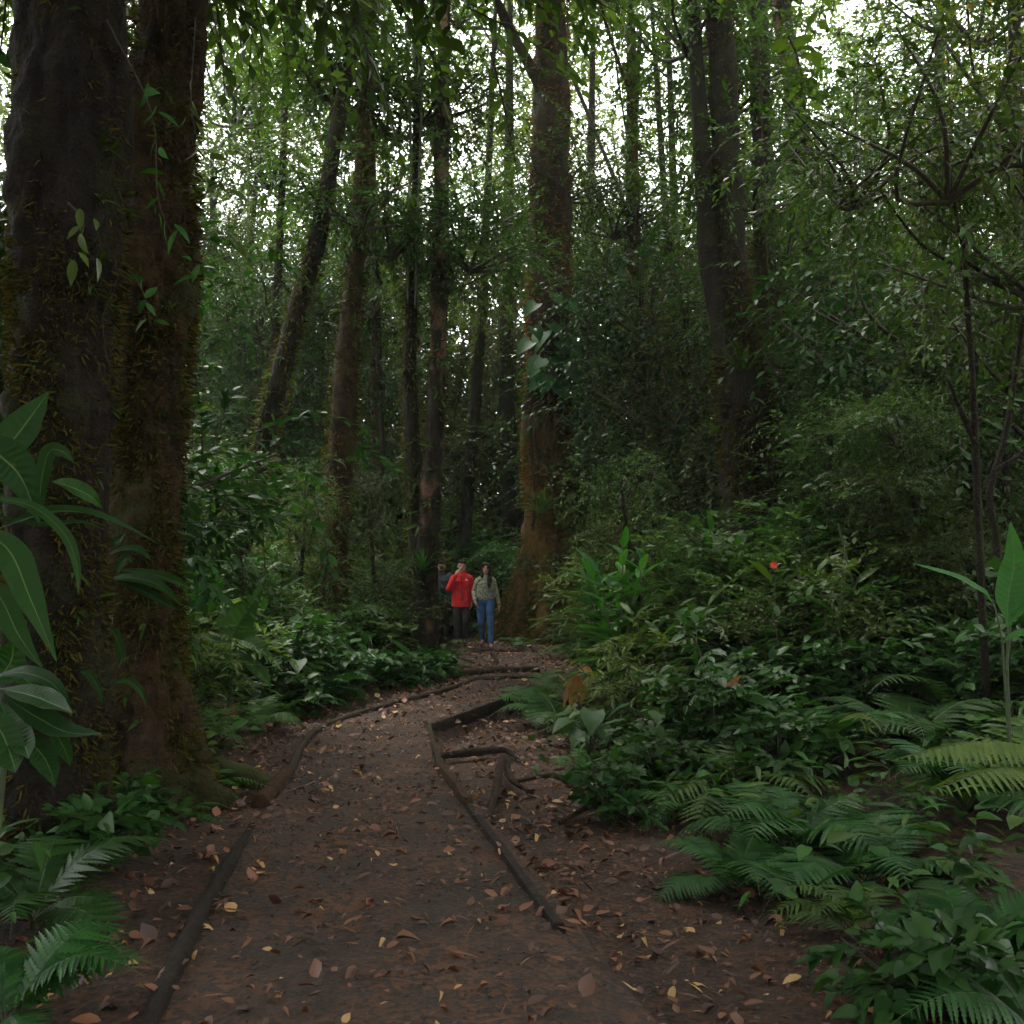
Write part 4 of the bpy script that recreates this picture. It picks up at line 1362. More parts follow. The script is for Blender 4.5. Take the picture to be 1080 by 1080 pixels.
plant_custom("strap_leaved_plant", "large strap-leaved plant arching in front of the huge dark trunk", foot_at(-20, 4.0), [
    ([(-30, 500), (5, 470), (30, 440), (52, 412)], 4.2, 42, OVAL, 0, (.2, -1, .3), .2),
    ([(-30, 455), (0, 478), (22, 502), (42, 552)], 3.9, 46, OVAL, 0, (.3, -1, .6), .1),
    ([(40, 548), (44, 505), (52, 476), (66, 476), (78, 488)], 4.1, 16, STRAP, 0, (.4, -1, .2)),
    ([(0, 556), (60, 536), (115, 546), (168, 574)], 4.0, 26, OVAL, 0, (0, -.6, 1), .5),
    ([(55, 508), (75, 512), (95, 522), (108, 536)], 4.2, 22, OVAL, 0, (0, -1, .6), .2),
    ([(-20, 524), (30, 532), (66, 560), (80, 592), (83, 628)], 3.8, 12, STRAP, 0, (.3, -1, .6), -.1),
    ([(-25, 555), (10, 580), (32, 630), (60, 698)], 3.7, 34, OVAL, 0, (.5, -1, .5), -.1),
    ([(-30, 600), (0, 630), (20, 670), (45, 705)], 3.9, 26, OVAL, 0, (.5, -1, .2)),
    ([(-20, 540), (40, 552), (85, 550), (120, 562)], 4.1, 16, STRAP, 0, (0, -.5, 1), .4)],
    [([(-22, 700), (-12, 560), (0, 540)], (4.0, 4.0)), ([(-24, 680), (-22, 560), (-22, 480)], (4.0, 4.0))], M['big_leaf'])
plant_custom("broadleaf_plant", "broad-leaved plant with spreading oval leaves low at the left edge", foot_at(0, 4.3), [
    ([(-10, 725), (5, 705), (12, 690), (14, 672)], 4.5, 40, OVAL, 0, (.2, -1, .4)),
    ([(-5, 712), (25, 708), (55, 720), (78, 752)], 4.3, 20, OVAL, 0, (0, -.7, 1), -.2),
    ([(0, 726), (30, 730), (55, 740), (76, 752)], 4.2, 30, OVAL, 0, (0, -.6, 1), -.3),
    ([(5, 735), (40, 755), (70, 770), (108, 774)], 4.2, 28, OVAL, 0, (0, -.7, 1), -.2),
    ([(0, 740), (10, 765), (25, 785), (30, 800)], 4.2, 30, OVAL, 0, (.2, -1, .6), -.3),
    ([(55, 765), (62, 780), (70, 795), (74, 808)], 4.2, 18, OVAL, 0, (0, -1, .4)),
    ([(-20, 745), (0, 770), (12, 800), (16, 815)], 4.1, 34, OVAL, 0, (.2, -1, .6), -.2),
    ([(10, 700), (22, 712), (34, 722), (40, 740)], 4.4, 18, OVAL, 0, (0, -.8, .8)),
    ([(15, 770), (40, 790), (52, 810), (58, 830)], 4.1, 26, OVAL, 0, (0, -.8, .8))],
    [([(2, 820), (0, 760), (-2, 715)], (4.3, 4.3)), ([(4, 820), (15, 770), (55, 765)], (4.3, 4.2))], M['big_leaf'])
plant_custom("climbing_aroid", "long-leaved climber clinging low on the mossy left trunk", P(118, 640, 6.35), [
    ([(112, 586), (130, 578), (148, 580), (160, 592)], 6.3, 12, OVAL, 0, (0, -.7, 1), -.1),
    ([(112, 566), (118, 572), (126, 568), (132, 562)], 6.3, 12, OVAL, 0, (0, -1, .5)),
    ([(112, 612), (135, 608), (165, 615), (194, 640)], 6.3, 17, OVAL, 0, (0, -.7, 1), -.3),
    ([(118, 610), (150, 622), (172, 634), (190, 645)], 6.25, 12, OVAL, 0, (0, -.7, 1), -.2),
    ([(120, 600), (160, 604), (185, 612), (203, 622)], 6.4, 14, OVAL, 0, (0, -.6, 1), -.1),
    ([(122, 608), (126, 595), (134, 588), (140, 594)], 6.2, 12, OVAL, 0, (0, -1, .3)),
    ([(110, 660), (120, 668), (128, 690), (124, 705)], 6.2, 12, OVAL, 0, (0, -1, .3)),
    ([(118, 720), (135, 718), (148, 728), (155, 745)], 6.2, 9, OVAL, 0, (0, -.8, .8)),
    ([(85, 708), (95, 712), (104, 728), (107, 744)], 5.2, 8, STRAP, 0, (0, -1, .3))],
    [([(115, 640), (113, 610), (112, 570)], (6.35, 6.35)), ([(115, 680), (112, 700), (118, 720)], (6.3, 6.3))], M['big_leaf'])
plant_custom("paddle_leaved_plant", "tall plant with big bright upright paddle leaves at the right edge", foot_at(1062, 6.0), [
    ([(1063, 662), (1064, 630), (1070, 592), (1066, 550)], 6.0, 30, [.02, .35, .8, 1, .95, .7, .4, .03], 0, (-.3, -1, .1), .1),
    ([(1066, 656), (1076, 632), (1088, 606), (1104, 580)], 6.0, 26, OVAL, 0, (-.2, -1, .5), .1),
    ([(1048, 636), (1036, 622), (1005, 606), (962, 594)], 6.0, 15, [.05, .9, 1, .95, .8, .65, .4, .03], 0, (.1, -.6, .9), -.1),
    ([(1058, 676), (1072, 668), (1088, 668), (1110, 680)], 5.9, 16, OVAL, 0, (0, -.7, .9), -.2)],
    [([(1062, 720), (1062, 690), (1063, 662)], (6.0, 6.0)), ([(1060, 720), (1056, 670), (1048, 636)], (6.0, 6.0)), ([(1063, 720), (1064, 680), (1066, 656)], (6.0, 6.0))],
    M['paddle'], stalk_r=.01)
plant_custom("heart_leaved_plant", "heart-leaved plant raising one large upright green leaf beside the path's left bank", foot_at(242, 10.6), [
    ([(244, 672), (250, 656), (262, 640), (280, 614)], 10.3, 40, [.5, .95, 1, .92, .75, .5, .25, .03], 0, (.3, -.75, .75), .1, dict(veins=.02, wavy=.03)),
    ([(246, 672), (262, 676), (276, 684), (284, 694)], 10.5, 18, OVAL, 0, (0, -.7, .9), -.2),
    ([(250, 690), (265, 700), (278, 712), (286, 726)], 10.5, 15, OVAL, 0, (.2, -.8, .7), -.2),
    ([(242, 690), (238, 700), (236, 708), (235, 718)], 10.4, 9, OVAL, 0, (0, -1, .2), -.1),
    ([(240, 678), (228, 674), (218, 672), (208, 674)], 10.6, 14, OVAL, 0, (0, -.7, .9)),
    ([(246, 690), (254, 688), (262, 690), (270, 696)], 10.4, 14, OVAL, 0, (0, -.8, .8))],
    [([(241, 730), (242, 700), (244, 672)], (10.6, 10.6)), ([(243, 735), (246, 705), (248, 690)], (10.6, 10.5))], M['paddle'])
# dead leaves that hang in the plants
def lone_leaf(name, label, pl, d, width, mat, facing=None, extra=()):
    o = P(*pl[0], d)
    mb = MB()
    px_leaf(mb, pl, d, width, OVAL, 0, facing, wavy=.25)
    for e in extra:
        px_leaf(mb, e, d, width * .6, OVAL, 0, facing, wavy=.25)
    for v in mb.v: v -= o
    ob = mb.obj(name, M[mat])
    ob.location = o
    return tag(ob, label, "leaf")


lone_leaf("dead_leaf", "brown dead leaf hanging at the foot of the heart-leaved plant", [(248, 742), (243, 755), (240, 768), (243, 782)], 10.2, 16, 'leaf_brown')
lone_leaf("dead_frond", "yellowed dead frond hanging over the ferns right of the path", [(609, 708), (607, 722), (604, 735), (602, 748)], 9.9, 12, 'leaf_dead', None,
          ([(609, 710), (602, 722), (597, 735), (594, 748)], [(609, 710), (613, 722), (614, 735), (612, 744)], [(610, 708), (618, 706), (623, 710), (625, 718)]))
lone_leaf("dead_leaf", "small orange dead leaf caught on dark foliage in the middle of the right bank", [(766, 724), (772, 720), (777, 716), (782, 712)], 7.4, 7, 'leaf_dead')
lone_leaf("dead_frond", "drooping olive-yellow frond above the bottom right ferns", [(884, 762), (900, 755), (918, 758), (934, 775)], 6.0, 7, 'leaf_yellow', (0, -.7, 1),
          ([(905, 756), (910, 762), (913, 768), (914, 774)], [(918, 758), (916, 766), (920, 772), (926, 778)]))


def big_fern():
    """pale frond reaching in from the right, low in the foreground"""
    t = thing("fern", "pale yellow-green fern with wide toothed fronds low in the right corner", "fern", foot_at(1120, 4.6), 0)
    o = np.array(t.location)
    mb = MB()
    pin = pinna_tpl(11, .12)
    for (pl, dd, k, nn) in [([(1120, 850), (1095, 795), (1030, 783), (948, 800)], (4.7, 4.5), .30, 26), ([(1122, 850), (1110, 800), (1080, 790), (1000, 768)], (4.7, 5.2), .26, 24),
                            ([(1120, 850), (1095, 815), (1050, 812), (980, 835)], (4.6, 4.2), .24, 22)]:
        pts = spline([P(a, b, dd[0] + (dd[1] - dd[0]) * i / 3) for i, (a, b) in enumerate(pl)], 40)
        mb.tube(pts, np.linspace(.006, .0015, 40), 5, 1, cap=False)
        idx = np.linspace(10, 38.5, nn)
        p = np.stack([np.interp(idx, np.arange(40), pts[:, c]) for c in range(3)], -1)
        tan = norm(np.stack([np.interp(idx + .5, np.arange(40), pts[:, c]) for c in range(3)], -1) - p)
        side = norm(np.cross(tan, UP))
        L = k * np.sin(np.linspace(.55, 1, nn) * math.pi) ** .7 + .03
        for s in (-1, 1):
            d = side * s * .85 + tan * .45 + np.array([0, 0, -.12])
            mb.scatter(pin, frames(d, np.tile(UP, (nn, 1)), L), p, 0)
    for v in mb.v: v -= o
    mb.obj("fronds", [M['leaf_yellow_green'], M['stalk']], t)

rng = np.random.default_rng(112)

big_fern()

# ------------------------------------------------------------------ climbers, epiphytes, lianas
def climber():
    o = P(578, 410, 20.95)
    t = thing("climber", "heart-leaved climber on the dark upper part of the rusty buttressed trunk", "climbing plant", tuple(o))
    mb, ms = MB(), MB()
    ms.tube(spline([P(572, 480, 21.0), P(580, 410, 20.95), P(574, 370, 20.95), P(584, 320, 20.95)], 20) - o, np.full(20, .015), 6, 0)
    for (a, b, s, an) in [(563, 345, .35, .4), (575, 350, .5, -.5), (580, 342, .4, .8), (592, 360, .55, 1.2), (598, 362, .4, 1.4), (572, 378, .5, -.6), (584, 376, .45, .6), (596, 388, .5, 1.0), (602, 392, .35, 1.3),
                          (577, 395, .5, -.2), (586, 402, .5, .5), (570, 400, .35, -.9), (606, 418, .35, 1.0), (560, 360, .4, -1.2), (594, 318, .45, 1.2), (566, 320, .35, -1), (585, 310, .3, .3)]:
        d = np.array([[math.sin(an), -.5, -.75]])
        mb.scatter(TPL_HEART, frames(d, np.array([[math.sin(an) * .3, -1, .7]]) + rng.normal(0, .15, (1, 3)), [s * 1.15]), P(a, b, 20.85)[None] - o, 0)
    mb.obj("foliage", M['leaf_blue'], t)
    ms.obj("stem", M['twig'], t)

rng = np.random.default_rng(113)

climber()


def bromeliad(name, label, px, py, d, n=22, L=.75, mat='leaf_gloss'):
    o = P(px, py, d)
    t = thing(name, label, "bromeliad", tuple(o))
    mb = MB()
    a = np.arange(n) * 2.399
    el = rng.uniform(.1, 1.2, n)
    dirs = np.stack([np.cos(a) * np.cos(el), np.sin(a) * np.cos(el), np.sin(el)], -1)
    for i in range(n):
        e = dirs[i] * L * rng.uniform(.7, 1.1)
        blade(mb, [(0, 0, 0), e * .5 + np.array([0, 0, .1 * L]), e + np.array([0, 0, -.12 * L])], [.05 * L, .075 * L, .07 * L, .045 * L, .004], 0, (dirs[i][0] * -.5, dirs[i][1] * -.5, 1), 10, 2, .4, 0, 0, 0)
    mb.obj("foliage", M[mat], t)


bromeliad("bromeliad", "spiky bromeliad perched on the dark forked trunk", 784, 395, 14.2)
bromeliad("bromeliad", "small bromeliad low on the dark forked trunk, beneath the large one", 796, 445, 14.2, 14, .45, 'leaf_yellow')
bromeliad("bromeliad", "leafy bromeliad on the peeling slim trunk by the walkers", 446, 602, 17.1, 16, .5, 'leaf_bright')


def liana(label, pl, d, w, mat='twig', dd=0.0):
    m = len(pl)
    pts = np.array([P(a, b, d + dd * i / (m - 1)) for i, (a, b) in enumerate(pl)])
    o = pts[0].copy()
    mb = MB()
    c = spline(pts - o, 40)
    r = w / F * d / 2
    mb.tube(c, np.linspace(r, r * .7, 40), 7, 0, .15, d)
    ob = mb.obj("liana", M[mat])
    ob.location = o
    return tag(ob, label, "liana", "lianas hanging among the trunks")


liana("long diagonal liana running down right from the forked trunk", [(822, 340), (850, 362), (880, 395), (915, 430), (958, 462)], 13.5, 4.5)
liana("thin green liana hanging left of the peeling trunk, left of a pair", [(430, 60), (433, 160), (431, 250), (430, 320)], 17.3, 3, 'stalk')
liana("thin green liana hanging left of the peeling trunk, right of a pair", [(446, 60), (443, 160), (440, 250), (438, 325)], 17.2, 3, 'stalk')
bromeliad("bromeliad", "spiky green epiphyte halfway down the rusty buttressed trunk", 572, 542, 20.6, 20, .75, 'leaf_gloss')
bromeliad("bromeliad", "olive epiphyte tuft low on the rusty buttressed trunk's right side", 594, 560, 20.7, 18, .7, 'leaf_yellow')
liana("brown root running down the middle of the rusty buttressed trunk", [(586, 440), (583, 500), (588, 560), (584, 640)], 20.85, 3, 'root')
liana("brown root hugging the left edge of the rusty buttressed trunk", [(561, 400), (560, 470), (564, 520), (562, 560)], 20.95, 3.5, 'root')
liana("thin vine hanging from the canopy in the middle of the right thicket", [(905, 60), (900, 200), (893, 330), (900, 470)], 13.0, 2, 'root')
liana("thin vine slanting left across the right thicket", [(990, 120), (965, 260), (930, 380), (905, 480)], 13.5, 2)
liana("thin vine hanging near the right edge, left of the forked sapling", [(1000, 60), (1004, 220), (998, 360), (1006, 480)], 10.5, 2.2, 'root')
liana("bent pale dead stem leaning in the shrubs below the right thicket", [(905, 640), (896, 600), (888, 570), (884, 552)], 10.5, 3, 'stalk')
liana("pale looping aerial root on the rusty buttressed trunk", [(563, 452), (566, 480), (568, 500), (572, 495), (578, 505), (580, 528), (575, 530), (573, 505)], 20.9, 1.6, 'root')
liana("fine pale root trailing down the front of the huge dark trunk", [(119, 310), (110, 330), (109, 350), (114, 380), (124, 405)], 5.25, 1.6, 'root')
liana("moss-hung liana dangling beside the tilted brown trunk's top", [(388, 60), (392, 180), (393, 240), (396, 285), (402, 300)], 17.5, 8, 'bark_mossy')
liana("slanting liana left of the forked trunk, thick as an arm", [(560, -20), (620, 120), (668, 240), (700, 330)], 24.0, 5)
liana("thin liana hanging straight down right of the forked trunk", [(800, 40), (806, 200), (812, 330), (822, 470)], 14.2, 1.8, 'root')

# leafy twigs hanging into the view from above at upper left
def hanging_twig(label, pl, d, leaves, leaf, mat):
    pts = np.array([P(a, b, d) for a, b in pl])
    o = pts[0].copy()
    t = thing("hanging_twig", label, "branch", tuple(o), 0, "leafy twigs hanging from above")
    c = spline(pts - o, 30)
    ms, mf = MB(), MB()
    ms.tube(c, np.linspace(.0045, .0015, 30), 6)
    idx = np.linspace(6, 29, leaves)
    p = np.stack([np.interp(idx, np.arange(30), c[:, k]) for k in range(3)], -1)
    tan = norm(c[np.clip(idx.astype(int) + 1, 0, 29)] - c[np.clip(idx.astype(int) - 1, 0, 29)])
    sg = np.where(np.arange(leaves) % 2, 1., -1.)[:, None]
    side = norm(np.cross(tan, np.array([0, 1., .3])))
    d_ = tan * .5 + side * sg * .7 + np.array([0, 0, -.45]) + rng.normal(0, .2, (leaves, 3))
    mf.scatter(leaf_tpl([.12, .35, .6, .82], [.12, .19, .17, .08], .25, .05), frames(d_ + rng.normal(0, .35, (leaves, 3)), np.array([0, -.5, .9]) + rng.normal(0, .5, (leaves, 3)), leaf * rng.uniform(.45, 1.0, leaves)), p + rng.normal(0, .03, (leaves, 3)))
    ms.obj("stem", M['twig'], t)
    mf.obj("foliage", M[mat], t)


hanging_twig("leafy twig hanging over the mossy left trunk, the leftmost and longest", [(112, 20), (160, 120), (168, 215), (205, 285)], 5.4, 16, .16, 'leaf_bright')
hanging_twig("leafy twig hanging right of the mossy left trunk, pale leaves", [(206, 20), (204, 130), (242, 205), (255, 270)], 6.0, 16, .15, 'leaf_pale')
hanging_twig("leafy twig across the mossy left trunk at mid height, sparse leaves", [(110, 270), (140, 290), (155, 320), (158, 345)], 5.9, 9, .12, 'leaf_bright')
hanging_twig("short twig with drooping long leaves on the huge dark trunk's top", [(72, 214), (88, 232), (86, 256), (100, 275)], 4.6, 7, .13, 'leaf_pale')
hanging_twig("bare-looking twig with few leaves stretching right from the mossy trunk", [(150, 335), (190, 345), (222, 350), (262, 342)], 7.5, 10, .12, 'leaf_gloss')
hanging_twig("leafy twig hanging into the top right corner", [(1090, 120), (1050, 200), (1020, 250), (1000, 280)], 6.5, 18, .14, 'leaf_gloss')

# ------------------------------------------------------------------ logs, planks and roots along the path
rng = np.random.default_rng(114)

def log(name, label, pts, r, mat, cat="log", group=None, sides=14, rough=.22):
    pts = np.asarray(pts, float)
    o = pts[0].copy()
    mb = MB()
    c = spline(pts - o, 30)
    mb.tube(c, np.full(30, r) if np.isscalar(r) else np.interp(np.linspace(0, 1, 30), np.linspace(0, 1, len(r)), r), sides, 0, rough, o[1] * 3, freq=5)
    ob = mb.obj(name, M[mat])
    ob.location = o
    return tag(ob, label, cat, group)


def gp(px, py, z):
    """pixel on the ground plane, lifted to height z"""
    p = G(px, py, 0)
    return (p[0], p[1], z)


EG = "poles edging the path"
log("edging_pole", "curved pale pole edging the path's left bend", [gp(306, 818, .03), gp(315, 798, .04), gp(327, 780, .045), gp(346, 766, .02)], .032, 'wood', "pole", EG)
log("edging_pole", "long straight pole edging the path's left side below the shrubs", [gp(343, 768, .03), gp(380, 755, .04), (gp(440, 739, .04)), gp(475, 729, .04), gp(506, 716, .02)], .03, 'wood', "pole", EG)
log("log_piece", "short thick brown log end lying beside the mossy root", [gp(274, 852, .03), gp(290, 836, .04), gp(303, 820, .05)], [.06, .056, .05], 'cut_wood', "log")
log("edging_pole", "dark pole edging the path's left side in the near foreground", [gp(150, 1100, .01), gp(215, 965, .03), gp(266, 872, .0)], [.03, .042, .038, .04, .026], 'wood_dark', "pole", EG)


def plank(label, a, b, h, th, z0, mat, top=0.0):
    a, b = np.array(a, float), np.array(b, float)
    o = np.array([*a[:2], z0])
    d = b - a
    L = np.hypot(d[0], d[1])
    u = np.array([d[0], d[1], 0]) / L
    v = np.array([-u[1], u[0], 0])
    mb = MB()
    n = 14
    V = []
    for i in range(n):
        t = i / (n - 1)
        wz = .012 * noise.noise(Vector((t * 4, o[1], 0)))
        for (s, zz) in ((-1, 0), (1, 0), (1, h * .88), (.7, h), (-.7, h), (-1, h * .88)):
            V.append(u * L * t + v * (th / 2 * s + wz) + np.array([0, 0, zz + (wz if zz else 0)]))
    k = 6
    i = np.arange(n - 1)[:, None] * k + np.arange(k)[None, :]
    j = np.arange(n - 1)[:, None] * k + (np.arange(k)[None, :] + 1) % k
    mb.add(V, np.concatenate([np.stack([i, j, j + k, i + k], -1).reshape(-1, 4), [(0, 1, 2, 5), (2, 3, 4, 5)], [((n - 1) * k + q) for q in (0, 5, 2, 1)] and [[(n - 1) * k + 0, (n - 1) * k + 5, (n - 1) * k + 2, (n - 1) * k + 1], [(n - 1) * k + 2, (n - 1) * k + 5, (n - 1) * k + 4, (n - 1) * k + 3]]]))
    ob = mb.obj("edging_plank", M[mat], smooth=False)
    ob.location = o
    return tag(ob, label, "plank", "planks retaining the path's right side")


plank("dark mossy plank on edge, retaining the path where it bends right", gp(453, 769, 0), gp(540, 737, 0), .25, .05, -.2, 'wood_dark')
plank("short pale plank on edge at the inside corner of the path", gp(452.5, 770, 0), gp(463, 811, 0), .26, .05, -.2, 'wood')
plank("long brown plank on edge running towards the viewer on the path's right", gp(463.5, 812, 0), gp(494, 852, 0), .27, .07, -.2, 'cut_wood')
plank("dark plank on edge continuing the right edging in the near foreground", gp(495, 854, 0), gp(590, 985, 0), .25, .06, -.2, 'wood_dark')
log("wooden_stake", "short dark stake driven in at the joint of two planks", [gp(461, 812, -.25), gp(461, 812, .04)], .03, 'wood_dark', "stake", None, 8, .08)
ST = "logs forming steps across the path"
log("step_log", "log across the path under the walkers' feet, the highest step", [(*P(462, 688, 19.25)[:2], -.01), (*P(512, 687, 19.2)[:2], -.005), (*P(566, 684, 19.3)[:2], -.01)], .06, 'wood_dark', "log", ST)
log("step_log", "long log across the path at the second step, nearer than the walkers", [gp(480, 713, .03), gp(520, 711, .05), gp(568, 709, .04)], .06, 'wood', "log", ST)
log("step_log", "thin log parallel to the second step, nearest of the step logs", [gp(504, 718, .03), gp(535, 718, .04), gp(572, 716, .03)], .035, 'wood', "log", ST)
log("step_log", "short dark board angled between the two steps", [gp(519, 692, .05), gp(523, 699, .06), gp(521, 704, .0)], .04, 'wood_dark', "log", ST)
log("fallen_log", "dark branch lying across the leaf litter right of the path", [gp(462, 786, -.1), gp(500, 783, -.09), gp(532, 780, -.1), gp(548, 785, -.15)], [.034, .038, .03, .015], 'wood_dark')
RG = "bare roots winding over the soil right of the path"
log("surface_root", "crooked bare root rising from the litter right of the plank", [gp(512, 850, -.13), gp(522, 826, -.08), gp(528, 808, .0), gp(533, 802, .02), gp(540, 814, -.06), gp(562, 820, -.12)], [.025, .03, .034, .034, .026, .012], 'root', "root", RG)
log("surface_root", "thin bare root snaking toward the right ferns", [gp(545, 806, -.14), gp(585, 806, -.09), gp(612, 822, -.08), gp(640, 836, -.1)], [.012, .02, .02, .008], 'root', "root", RG)
log("surface_root", "dark root across the bottom of the soil below the ferns", [gp(590, 848, -.13), gp(625, 838, -.08), gp(660, 842, -.1)], [.015, .022, .01], 'root', "root", RG)

# a red flower deep in the right thicket
def flower():
    o = P(816, 596, 9.2)
    t = thing("red_flower", "tiny red flower in the shrubs below the dark forked trunk", "flower", tuple(o))
    mb = MB()
    a = np.arange(7) * .9
    d = np.stack([np.cos(a), -.4 + 0 * a, np.sin(a)], -1)
    mb.scatter(TPL_ELLIP, frames(d, np.tile([0, -1., .2], (7, 1)), np.full(7, .045)), np.zeros((7, 3)))
    mb.obj("petals", plain_mat("red_petal", (.7, .06, .02), (.5, .03, .01), .5), t)
    ms = MB()
    ms.tube(spline([(0, 0, 0), (.02, .05, -.2), (0, .1, -.6)], 8), np.full(8, .004), 5)
    ms.obj("stalk", M['stalk'], t)


flower()

# ------------------------------------------------------------------ people
def blob_mesh(name, prims, mats, voxel=.008, smooth=3):
    """prims: ('c', p0, p1, r0, r1[, squash]) tapered capsules, ('e', centre, radii) ellipsoids -> one continuous remeshed skin"""
    mb = MB()
    for p in prims:
        if p[0] == 'e':
            c, r = np.array(p[1], float), np.array(p[2], float)
            th = np.linspace(0.02, math.pi - .02, 13)
            pts = np.stack([0 * th, 0 * th, -np.cos(th)], -1)
            m2 = MB(); m2.tube(pts, np.sin(th), 18)
            for V in m2.v: V *= r; V += c
        elif p[0] == 't':                            # straight tube with flat ends
            a, b = np.array(p[1], float), np.array(p[2], float)
            m2 = MB(); m2.tube(np.linspace(a, b, 5), np.linspace(p[3], p[4], 5), 20)
            for V in m2.v: V[:, 1] = a[1] + (V[:, 1] - a[1]) * p[5]
        else:
            a, b, r0, r1 = np.array(p[1], float), np.array(p[2], float), p[3], p[4]
            ax = b - a; L = np.linalg.norm(ax); ax = ax / (L + 1e-9)
            th = np.linspace(.05, math.pi / 2, 5)
            z = np.concatenate([-np.cos(th) * r0, L + np.cos(np.linspace(math.pi / 2, .05, 5)) * r1])
            rr = np.concatenate([np.sin(th) * r0, np.sin(np.linspace(math.pi / 2, .05, 5)) * r1])
            m2 = MB(); m2.tube(a + ax * z[:, None], rr, 14)
            if len(p) > 5:                           # squash along Y about the axis
                for V in m2.v:
                    cy_ = (a[1] + b[1]) / 2
                    V[:, 1] = cy_ + (V[:, 1] - cy_) * p[5]
        for V in m2.v: mb.v.append(V)
        for q in m2.q: mb.q.append(q + mb.n); mb.qm.append(np.zeros(len(q)))
        for q in m2.t: mb.t.append(q + mb.n); mb.tm.append(np.zeros(len(q)))
        mb.n += m2.n
    me = mb.mesh("tmp", mats)
    o = bpy.data.objects.new("tmp", me)
    COL.objects.link(o)
    md = o.modifiers.new("r", 'REMESH'); md.mode = 'VOXEL'; md.voxel_size = voxel
    md2 = o.modifiers.new("s", 'SMOOTH'); md2.factor = .5; md2.iterations = smooth
    dg = bpy.context.evaluated_depsgraph_get()
    me2 = bpy.data.meshes.new_from_object(o.evaluated_get(dg))
    bpy.data.objects.remove(o)
    me2.name = name
    me2.materials.clear()
    for m_ in (mats if isinstance(mats, list) else [mats]): me2.materials.append(m_)
    me2.polygons.foreach_set("use_smooth", np.full(len(me2.polygons), True))
    return me2


M['skin'] = plain_mat("skin", (.42, .24, .16), (.36, .19, .12), .55, 30, .05)
M['hair'] = plain_mat("dark_hair", (.008, .005, .004), (.02, .011, .008), .75, 60, .4, .15)
M['red'] = plain_mat("red_fleece", (.68, .02, .022), (.5, .014, .016), .85, 14, .3)
M['black_cloth'] = plain_mat("black_trousers", (.025, .025, .026), (.045, .043, .04), .85, 9, .4)
M['camo'] = plain_mat("camouflage_cloth", (.24, .25, .17), (.12, .13, .085), .85, 24, .2, lo=.46, hi=.54, detail=2.0)
M['denim'] = plain_mat("blue_denim", (.05, .13, .29), (.025, .07, .17), .85, 8, .3)
M['grey_cloth'] = plain_mat("grey_fleece", (.06, .068, .08), (.04, .045, .055), .85, 10, .3)
M['teal'] = plain_mat("teal_cloth", (.03, .13, .12), (.02, .09, .085), .85, 10, .3)
M['shoe'] = plain_mat("dark_shoe", (.06, .055, .05), (.03, .03, .03), .7, 20, .2)
M['shoe_tan'] = plain_mat("tan_boot", (.30, .19, .15), (.2, .12, .09), .7, 20, .2)
M['white'] = plain_mat("white_print", (.75, .72, .7), (.7, .68, .66), .7)
M['eye'] = plain_mat("eye_dark", (.02, .012, .01), (.03, .02, .015), .3, 10, 0)
M['lip'] = plain_mat("lips", (.35, .13, .11), (.3, .1, .09), .5, 20, 0)


def head_prims(c, yaw=0.0, s=1.0):
    """head centred at c, face towards -Y turned by yaw; returns prims in body coordinates"""
    c = np.array(c, float)
    cs, sn = math.cos(yaw), math.sin(yaw)

    def T(x, y, z): return c + s * np.array([x * cs - y * sn, x * sn + y * cs, z])
    return [('e', T(0, .012, .02), np.array([.077, .096, .1]) * s), ('e', T(0, -.022, -.055), np.array([.06, .068, .068]) * s), ('e', T(0, -.05, -.095), np.array([.032, .03, .026]) * s),
            ('c', T(0, -.088, .012), T(0, -.108, -.028), .009 * s, .015 * s), ('e', T(.078, .01, -.01), np.array([.012, .022, .032]) * s), ('e', T(-.078, .01, -.01), np.array([.012, .022, .032]) * s),
            ('e', T(.034, -.078, .028), np.array([.028, .014, .01]) * s), ('e', T(-.034, -.078, .028), np.array([.028, .014, .01]) * s),
            ('c', T(-.018, -.086, -.062), T(.018, -.086, -.062), .008 * s, .008 * s), ('c', T(0, .02, -.06), T(0, .035, -.16), .055 * s, .058 * s)], T


def hand_prims(wrist, fwd, palm_side, thumb, curl=.5, s=1.0):
    """a hand: palm, four bent fingers of different length, thumb leaving the side"""
    w_, f, t = np.array(wrist, float), norm(np.array(fwd, float)), norm(np.array(thumb, float))
    n_ = norm(np.array(palm_side, float))
    pr = [('c', w_, w_ + f * .03 * s, .026 * s, .03 * s)]
    for k in (-.027, -.009, .009, .027):
        pr.append(('c', w_ + f * .02 * s + t * k * .8 * s, w_ + f * .085 * s + t * k * s, .016 * s, .0135 * s))
    for k, L in ((.028, .07), (.0095, .08), (-.0095, .074), (-.028, .058)):
        a = w_ + f * .085 * s + t * k * s
        b = a + (f * math.cos(curl * .7) + n_ * math.sin(curl * .7)) * L * .45 * s
        c = b + (f * math.cos(curl * 1.6) + n_ * math.sin(curl * 1.6)) * L * .55 * s
        pr += [('c', a, b, .0095 * s, .009 * s), ('c', b, c, .009 * s, .0075 * s)]
    a = w_ + f * .025 * s + t * .024 * s
    b = a + (t * .75 + f * .6 + n_ * .25) * .042 * s
    c = b + (t * .15 + f * .9 + n_ * .4) * .034 * s
    pr += [('c', a, b, .014 * s, .011 * s), ('c', b, c, .011 * s, .009 * s)]
    return pr


def leg_prims(hip, knee, ankle, toe, r=(.085, .058, .04), fat=1.0):
    return [('c', hip, knee, r[0] * fat, r[1] * fat), ('c', knee, (np.array(knee) * .62 + np.array(ankle) * .38 + np.array([0, .012, 0])), r[1] * fat, r[1] * .95 * fat),
            ('c', (np.array(knee) * .62 + np.array(ankle) * .38 + np.array([0, .012, 0])), ankle, r[1] * .95 * fat, r[2] * fat)]


